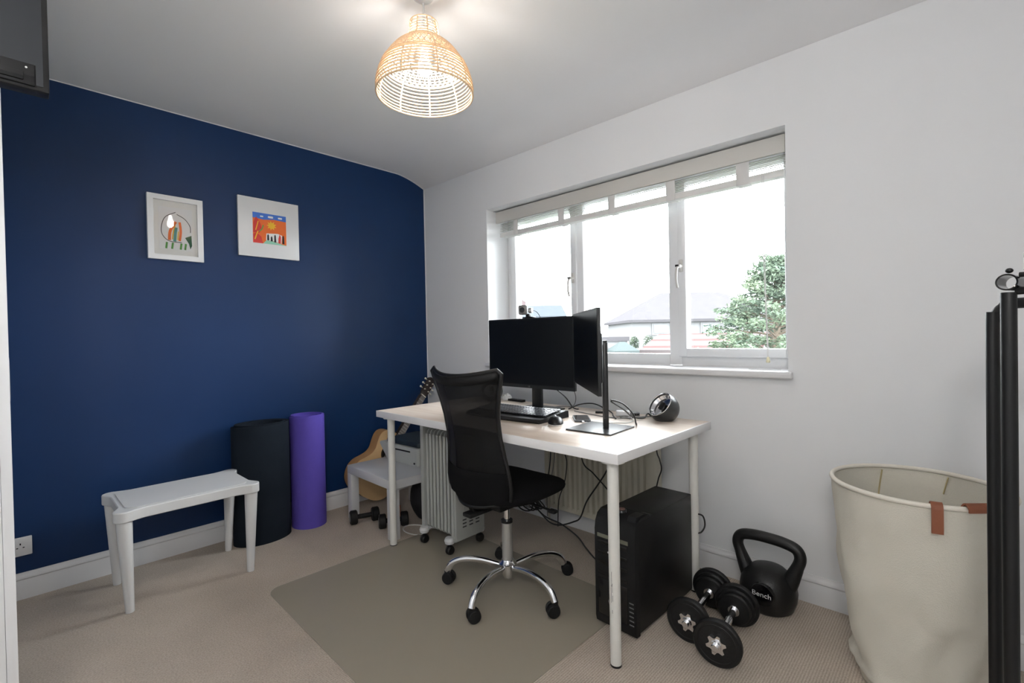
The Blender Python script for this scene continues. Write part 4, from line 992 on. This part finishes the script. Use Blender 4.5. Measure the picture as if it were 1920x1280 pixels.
def star(r0, r1, n=6):
    return [((r0 if (k % 4) in (0, 1) else r1) * math.cos(2 * PI * (k + 0.5) / (n * 4) ), (r0 if (k % 4) in (0, 1) else r1) * math.sin(2 * PI * (k + 0.5) / (n * 4))) for k in range(n * 4)]
def dumbbell(label, loc, rz):
    R0 = 0.079; t = thing('plate_dumbbell', label, 'dumbbell', loc, rz, 'pair of plate dumbbells')
    b = bmesh.new(); cyl(b, (0, -0.178, R0), (0, 0.178, R0), 0.0125, seg=24, bev=0.002); obj('bar', b, M['chrome'], t)
    for s in (-1, 1):
        b = bmesh.new(); cyl(b, (0, s * 0.083, R0), (0, s * 0.091, R0), 0.020, seg=24, bev=0.001); obj('collar', b, M['chrome'], t)
        y = 0.091
        for (r, w) in ((0.058, 0.018), (0.068, 0.018), (0.079, 0.022)):
            b = bmesh.new(); cyl(b, (0, s * y, R0), (0, s * (y + w), R0), r, r, 48, 0.005)
            pt = obj('weight_plate', b, M['rubber'], t)
            if r > 0.07:
                b = bmesh.new(); tube(b, [(0.062 * math.cos(2 * PI * k / 40), s * (y + w - 0.001), R0 + 0.062 * math.sin(2 * PI * k / 40)) for k in range(40)], 0.0022, 6, closed=True); obj('raised_ring', b, M['rubber'], pt)
            y += w + 0.0005
        b = bmesh.new(); prism(b, star(0.033, 0.023), 0.0, 0.009, 'xy'); b.transform(Matrix.Translation((0, s * y, R0)) @ Matrix.Rotation(-s * PI / 2, 4, 'X'))
        cyl(b, (0, s * (y + 0.008), R0), (0, s * (y + 0.016), R0), 0.018, 0.016, 24); obj('star_collar', b, M['chrome'], t)
    return t
D1 = dumbbell('chrome and black plate dumbbell nearest the camera, in front of the kettlebell', (2.424, -0.503, 0), 0.10)
dup(D1, (2.306, -0.442, 0), 0.06, 'chrome and black plate dumbbell beside the computer tower')

# ------------------------------------------------------------------ laundry basket
BC = Vector((2.935, -0.335, 0))
bk_ = thing('laundry_basket', 'tall cream canvas laundry basket with brown leather tabs on a round rim', 'basket', BC)
from mathutils import noise
def brad(z, a):
    t = z / 0.635; r = 0.150 + 0.066 * t ** 0.75 + 0.004 * math.sin(t * PI)
    crease = 0.010 * (1 - t) * math.sin(3 * a + 9 * z) + 0.020 * noise.noise(Vector((math.cos(a) * 2.2, math.sin(a) * 2.2, z * 7))) * (1 - 0.75 * t)
    crease += 0.007 * noise.noise(Vector((math.cos(a) * 5, math.sin(a) * 5, z * 14 + 5))) * (1 - 0.6 * t)
    sag = 0.016 * math.exp(-((z - 0.09 - 0.035 * math.sin(a * 1.0 + 1.2)) / 0.018) ** 2)
    return r + crease * (1 if t < 0.99 else 0) + sag
b = bmesh.new(); NA, NZ = 120, 60; vs = []
for j in range(NZ + 1):
    z = 0.635 * j / NZ; vs.append([b.verts.new((brad(z, 2 * PI * k / NA) * math.cos(2 * PI * k / NA), brad(z, 2 * PI * k / NA) * math.sin(2 * PI * k / NA), z + 0.001)) for k in range(NA)])
for j in range(NZ):
    for k in range(NA): b.faces.new((vs[j][k], vs[j][(k + 1) % NA], vs[j + 1][(k + 1) % NA], vs[j + 1][k]))
b.faces.new(vs[0][::-1])
o = obj('canvas_bag', b, M['canvas'], bk_, True, None, None, 80); md = o.modifiers.new('s', 'SOLIDIFY'); md.thickness = 0.002; md.offset = -1
b = bmesh.new(); RR = brad(0.635, 0); tube(b, [(RR * math.cos(2 * PI * k / 80), RR * math.sin(2 * PI * k / 80), 0.637) for k in range(80)], 0.0072, 12, closed=True); obj('rim_hoop', b, M['rim'], bk_)
def strap(aa, wd, pts, m='leather'):
    b = bmesh.new(); P_ = spline([(p[0], 0, p[1]) for p in pts], 6); L_ = []
    for p in P_: L_.append((p.x, p.z))
    va = []; 
    for i, (r, z) in enumerate(L_):
        d = Vector(L_[min(i + 1, len(L_) - 1)]) - Vector(L_[max(i - 1, 0)]); d.normalize(); n_ = Vector((-d.y, d.x)) * 0.0022
        for sgn in (-1, 1):
            for e in (-1, 1):
                va.append(b.verts.new(((r + sgn * n_.x), e * wd / 2, z + sgn * n_.y)))
    for i in range(len(L_) - 1):
        k = i * 4
        b.faces.new((va[k], va[k + 1], va[k + 5], va[k + 4])); b.faces.new((va[k + 3], va[k + 2], va[k + 6], va[k + 7]))
        b.faces.new((va[k + 2], va[k], va[k + 4], va[k + 6])); b.faces.new((va[k + 1], va[k + 3], va[k + 7], va[k + 5]))
    b.faces.new(va[0:1] + va[2:4][::1][0:1] + va[3:4] + va[1:2]); e_ = va[-4:]; b.faces.new((e_[0], e_[1], e_[3], e_[2]))
    b.transform(Matrix.Rotation(aa, 4, 'Z')); return obj('leather_tab', b, M[m], bk_)
strap(math.radians(-76), 0.025, [(RR - 0.014, 0.590), (RR - 0.013, 0.635), (RR - 0.002, 0.6485), (RR + 0.011, 0.637), (RR + 0.012, 0.590), (RR + 0.011, 0.568)])
strap(math.radians(-49), 0.085, [(RR - 0.016, 0.595), (RR - 0.014, 0.635), (RR - 0.002, 0.652), (RR + 0.010, 0.642), (RR + 0.011, 0.632)])
for a0 in (118, 70):
    b = bmesh.new(); a_ = math.radians(a0)
    tube(b, spline([((brad(z, a_) - 0.006) * math.cos(a_ + (0.635 - z) * 0.9), (brad(z, a_) - 0.006) * math.sin(a_ + (0.635 - z) * 0.9), z) for z in ((0.625, 0.56, 0.48, 0.40, 0.30) if a0 == 118 else (0.625, 0.59, 0.57))]), 0.006, 6, flat=0.4)
    obj('inner_seam', b, M['seam'], bk_)

# ------------------------------------------------------------------ garment rack at the right edge
gr = thing('garment_rack', 'black tubular steel rack at the far right edge of the picture', 'rack', (3.100, -0.880, 0))
P1 = (-0.013, 0.032); P2 = (0.007, -0.030)
b = bmesh.new(); pts = spline([(P1[0], P1[1], 0.01), (P1[0], P1[1], 0.5), (P1[0], P1[1], 1.095), (P1[0] + 0.003, P1[1] + 0.002, 1.130), (P1[0] + 0.016, P1[1] + 0.010, 1.158), (P1[0] + 0.05, P1[1] + 0.03, 1.168), (P1[0] + 0.25, P1[1] + 0.12, 1.168)])
tube(b, pts, 0.0110, 18); obj('curved_upright', b, M['black_gloss'] if False else M['black'], gr)
b = bmesh.new(); cyl(b, (P2[0], P2[1], 0.01), (P2[0], P2[1], 1.186), 0.0120, seg=28); obj('upright', b, M['black'], gr)
b = bmesh.new()
dirv = Vector((-0.62, -0.60, -0.02)).normalized(); c0 = Vector((P2[0] - 0.006, P2[1] - 0.006, 1.205))
t = bmesh.new(); lathe(t, [(0.0150, 0), (0.0160, 0.001), (0.0160, 0.062), (0.0132, 0.062), (0.0132, 0.001), (0.0150, 0)], 32, None, False, False)
merge(b, t, Matrix.Translation(Vector((P2[0] - 0.004, P2[1] - 0.024, 1.205))) @ Vector((0.25, 0.97, 0.0)).to_track_quat('Z', 'Y').to_matrix().to_4x4())
obj('open_sleeve', b, M['black_gloss'], gr)
b = bmesh.new(); blob(b, (P2[0] + 0.001, P2[1] - 0.004, 1.228), (0.006, 0.006, 0.005), seg=12, rings=8); obj('bolt', b, M['black'], gr)
b = bmesh.new(); tube(b, [(P2[0] + 0.015, P2[1] + 0.0, 1.219), (P2[0] + 0.30, P2[1] - 0.10, 1.219)], 0.005, 10); obj('cross_rod', b, M['black'], gr)
b = bmesh.new(); tube(b, [(P2[0] + 0.010, P2[1] + 0.0, 1.188), (P2[0] + 0.30, P2[1] - 0.10, 1.192)], 0.0075, 10); obj('cross_rod', b, M['black'], gr)
b = bmesh.new(); tube(b, [(P2[0], P2[1] + 0.28, 0.012), (P2[0], P2[1] - 0.28, 0.012)], 0.012, 14); obj('floor_foot', b, M['black'], gr)
b = bmesh.new(); tube(b, [(P1[0], P1[1], 0.012), (P1[0] + 0.32, P1[1] - 0.1, 0.012)], 0.012, 14); obj('floor_foot', b, M['black'], gr)
bt = thing('bottle', 'small pale bottle with a white label standing on the black rack', 'bottle', (3.145, -0.917, 1.2245))
b = bmesh.new(); lathe(b, [(0.0, 0), (0.017, 0), (0.018, 0.003), (0.018, 0.034), (0.012, 0.042), (0.009, 0.046), (0.009, 0.05)], 28); obj('body', b, M['bottle_glass'], bt)
b = bmesh.new(); lathe(b, [(0.0184, 0.004), (0.0184, 0.026)], 28, None, False, False); obj('label', b, M['paper'], bt)
b = bmesh.new(); lathe(b, [(0.0, 0.046), (0.011, 0.046), (0.011, 0.058), (0.0, 0.059)], 24); obj('cap', b, M['cap_red'], bt)

# ------------------------------------------------------------------ white wardrobe at the left edge, television on its arm
wd = thing('wardrobe', 'tall white wardrobe cut off by the left edge of the picture', 'wardrobe', (1.20, -2.50, 0))
obj('carcass', B((-0.30, -0.245, 0.0), (0.30, 0.230, 2.20), 0.001), M['gloss_white'], wd)
obj('door', B((-0.297, 0.2302, 0.06), (0.3000, 0.2485, 2.195), 0.0015), M['gloss_white'], wd)
b = bmesh.new(); tube(b, spline([(-0.25, 0.2470, 0.95), (-0.25, 0.2485, 0.97), (-0.25, 0.2485, 1.07), (-0.25, 0.2470, 1.09)]), 0.0012, 8); obj('handle', b, M['steel'], wd)
tv = thing('television', 'dark television on a wall arm at the top left corner, seen at an angle', 'television', (1.600, -2.45, 1.66))
obj('panel', B((-0.02, -0.268, 0.0), (0.018, 0.271, 0.335), 0.003), M['black'], tv)
obj('screen', B((0.0175, -0.262, 0.052), (0.0192, 0.2615, 0.329)), M['grey_tv'], tv, False)
obj('side_strip', B((0.0175, 0.2505, 0.010), (0.0195, 0.2615, 0.052)), M['grey_tv'], tv, False)
b = bmesh.new(); addB(b, (0.015, -0.25, 0.006), (0.026, 0.2490, 0.050), 0.002); addB(b, (0.02, -0.25, 0.012), (0.030, 0.232, 0.030), 0.002); obj('lower_bar', b, M['black_gloss'], tv)
b = bmesh.new(); blob(b, (0.0265, 0.236, 0.040), (0.002, 0.002, 0.002), seg=10, rings=8); obj('indicator_light', b, M['logo_white'], tv)
b = bmesh.new(); addB(b, (-0.05, -0.05, 0.12), (-0.02, 0.05, 0.22), 0.003); tube(b, [(-0.04, 0.0, 0.17), (-0.055, -0.2, 0.17), (-0.03, -0.296, 0.17)], 0.012, 10); addB(b, (-0.06, -0.30, 0.11), (0.02, -0.292, 0.23)); obj('wall_arm', b, M['black'], tv)

# ------------------------------------------------------------------ outside
struct('ground_garden', B((-60, 1.0, -2.75), (40, 70, -2.6)), M['grass'])
YAW = 0.7558
def house(label, p, w, dpt, ze, zr, wall, roof, hip=0.0, overhang=0.2, wins=(), chim=None, name='house', cat='house', rz=YAW, flat=False, base=-2.6):
    """p = front left corner; local x to the right, local y away"""
    t = thing(name, label, cat, (p[0], p[1], base), rz)
    H_ = ze - base; R_ = zr - base
    wl = bmesh.new()
    addB(wl, (0, 0, 0), (w, dpt, H_))
    if not flat and hip == 0:
        prism(wl, [(0.0, H_ - 0.01), (dpt, H_ - 0.01), (dpt / 2, R_ - 0.05)], 0.0, w, 'yz')
    wo_ = obj('walls', wl, wall, t, False)
    rf = bmesh.new(); o_ = overhang
    if flat:
        addB(rf, (-o_, -o_, H_), (w + o_, dpt + o_, H_ + 0.12))
    else:
        c = [(-o_, -o_, H_ - 0.02), (w + o_, -o_, H_ - 0.02), (w + o_, dpt + o_, H_ - 0.02), (-o_, dpt + o_, H_ - 0.02)]
        r = [(hip - (o_ if hip == 0 else 0), dpt / 2, R_), (w - hip + (o_ if hip == 0 else 0), dpt / 2, R_)]
        th_ = 0.12
        v = [rf.verts.new(x) for x in c] + [rf.verts.new(x) for x in r]
        for f in ((0, 1, 5, 4), (2, 3, 4, 5)): rf.faces.new([v[i] for i in f])
        if hip: rf.faces.new((v[1], v[2], v[5])); rf.faces.new((v[3], v[0], v[4]))
        g_ = bmesh.ops.extrude_face_region(rf, geom=rf.faces[:])
        bmesh.ops.translate(rf, vec=(0, 0, th_), verts=[e for e in g_['geom'] if isinstance(e, bmesh.types.BMVert)])
    obj('roof', rf, roof, t, False)
    for (x, z, ww, hh) in wins:
        fo = obj('window', B((x - ww / 2, -0.05, z - base - hh / 2), (x + ww / 2, 0.03, z - base + hh / 2)), M['house_white'], t, False)
        obj('pane', B((x - ww / 2 + 0.08, -0.07, z - base - hh / 2 + 0.08), (x + ww / 2 - 0.08, -0.04, z - base + hh / 2 - 0.08)), M['house_pane'], fo, False)
    if chim:
        for (cx, cy, cw, z1) in chim:
            b = bmesh.new(); addB(b, (cx - cw / 2, cy - 0.3, R_ - 1.2), (cx + cw / 2, cy + 0.3, z1 - base))
            co_ = obj('chimney', b, M['brick'], t, False)
            b = bmesh.new()
            for k in (-0.15, 0.15): cyl(b, (cx + k, cy, z1 - base), (cx + k, cy, z1 - base + 0.12), 0.07, seg=12)
            obj('chimney_pot', b, M['brick'], co_)
    return t
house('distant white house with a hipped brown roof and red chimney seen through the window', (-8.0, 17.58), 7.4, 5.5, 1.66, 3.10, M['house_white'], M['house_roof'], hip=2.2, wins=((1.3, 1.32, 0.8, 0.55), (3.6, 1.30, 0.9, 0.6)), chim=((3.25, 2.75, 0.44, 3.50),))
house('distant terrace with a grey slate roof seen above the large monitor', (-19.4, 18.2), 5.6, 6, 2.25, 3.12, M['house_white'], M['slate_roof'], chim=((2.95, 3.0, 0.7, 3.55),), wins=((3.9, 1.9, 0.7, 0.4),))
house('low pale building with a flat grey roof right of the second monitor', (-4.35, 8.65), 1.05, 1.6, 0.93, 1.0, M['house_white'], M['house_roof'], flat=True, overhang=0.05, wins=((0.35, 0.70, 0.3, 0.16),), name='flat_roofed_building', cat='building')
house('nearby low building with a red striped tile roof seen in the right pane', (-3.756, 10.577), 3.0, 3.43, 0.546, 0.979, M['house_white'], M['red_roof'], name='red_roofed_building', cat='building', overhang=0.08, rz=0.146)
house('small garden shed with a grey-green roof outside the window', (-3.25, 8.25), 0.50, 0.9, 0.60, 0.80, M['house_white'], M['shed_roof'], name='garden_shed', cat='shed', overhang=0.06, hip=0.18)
def foliage(bm, c, r, n, size, rnd):
    for _ in range(n):
        while True:
            p = Vector((rnd.uniform(-1, 1), rnd.uniform(-1, 1), rnd.uniform(-1, 1)))
            if p.length < 1: break
        p = Vector((p.x * r[0], p.y * r[1], p.z * r[2])) + Vector(c)
        d = Vector((rnd.uniform(-1, 1), rnd.uniform(-1, 1), rnd.uniform(-0.5, 0.7))).normalized(); u, v = frame_of(d)
        a = rnd.uniform(0, PI); w = (u * math.cos(a) + v * math.sin(a)) * size * 0.32; d = d * size
        bm.faces.new([bm.verts.new(p - d), bm.verts.new(p + w), bm.verts.new(p + d), bm.verts.new(p - w)])
tr = thing('conifer_tree', 'big green conifer outside the right window pane', 'tree', (0.35, 8.35, -2.6))
b = bmesh.new(); tube(b, spline([(0, 0, 0), (0.03, 0, 2), (0, 0.02, 4), (0.0, 0, 5.05)]), [0.14 - 0.12 * i / 24 for i in range(25)], 10); obj('trunk', b, M['bark'], tr)
rnd = random.Random(3); b = bmesh.new(); bb = bmesh.new()
for i in range(210):
    z = 0.9 + 4.2 * (i / 210) ** 0.85; top_ = 5.2
    Rz = 1.80 * min(1.0, (top_ - z) / 2.4) ** 0.85 * rnd.uniform(0.72, 1.08) + 0.05
    a = i * 2.399 + rnd.uniform(-0.3, 0.3); c, s = math.cos(a), math.sin(a)
    e = Vector((c * Rz, s * Rz, z + rnd.uniform(-0.05, 0.22)))
    tube(bb, [(0, 0, z - 0.15), e * 0.5 + Vector((0, 0, (z - 0.15) * 0.5)), e], [0.018, 0.012, 0.004], 5)
    for f in (0.45, 0.62, 0.78, 0.92, 1.0):
        p = Vector((0, 0, z - 0.15)).lerp(e, f); foliage(b, p, (0.16 + 0.05 * (1 - f), 0.16 + 0.05 * (1 - f), 0.07), 32, 0.052, rnd)
obj('branches', bb, M['bark'], tr); obj('foliage', b, M['conifer'], tr, False)
def shrub(label, p, r, h):
    t = thing('shrub', label, 'shrub', (p[0], p[1], -2.6)); b = bmesh.new(); tube(b, [(0, 0, 0), (0, 0, h * 0.9)], 0.04, 8); obj('stem', b, M['bark'], t)
    b = bmesh.new(); foliage(b, (0, 0, h - r * 1.5), (r, r, r * 1.5), 500, 0.05, rnd); obj('foliage', b, M['shrub'], t, False)
shrub('left of two small dark shrubs beyond the garden shed', (-6.95, 15.85), 0.20, 3.62)
shrub('right of two small dark shrubs beyond the garden shed', (-6.50, 16.30), 0.28, 3.68)

# ------------------------------------------------------------------ added fill lamp, unseen behind the camera, to brighten the right side
fl = thing('fill_lamp', 'added fill light, a white globe on a tall stand, unseen behind the camera', 'lamp', (3.22, -2.56, 0))
b = bmesh.new(); cyl(b, (0, 0, 0), (0, 0, 0.02), 0.14, seg=40, bev=0.004); obj('base', b, M['steel'], fl)
b = bmesh.new(); cyl(b, (0, 0, 0.02), (0, 0, 1.62), 0.011, seg=16); obj('pole', b, M['steel'], fl)
b = bmesh.new(); cyl(b, (0, 0, 1.60), (0, 0, 1.64), 0.045, 0.05, 24); obj('holder', b, M['steel'], fl)
b = bmesh.new(); blob(b, (0, 0, 1.72), (0.095, 0.095, 0.095), seg=32, rings=20); obj('fill_globe', b, emit('fill_light_globe', (1.0, 0.97, 0.93), GLOBE_FILL), fl)
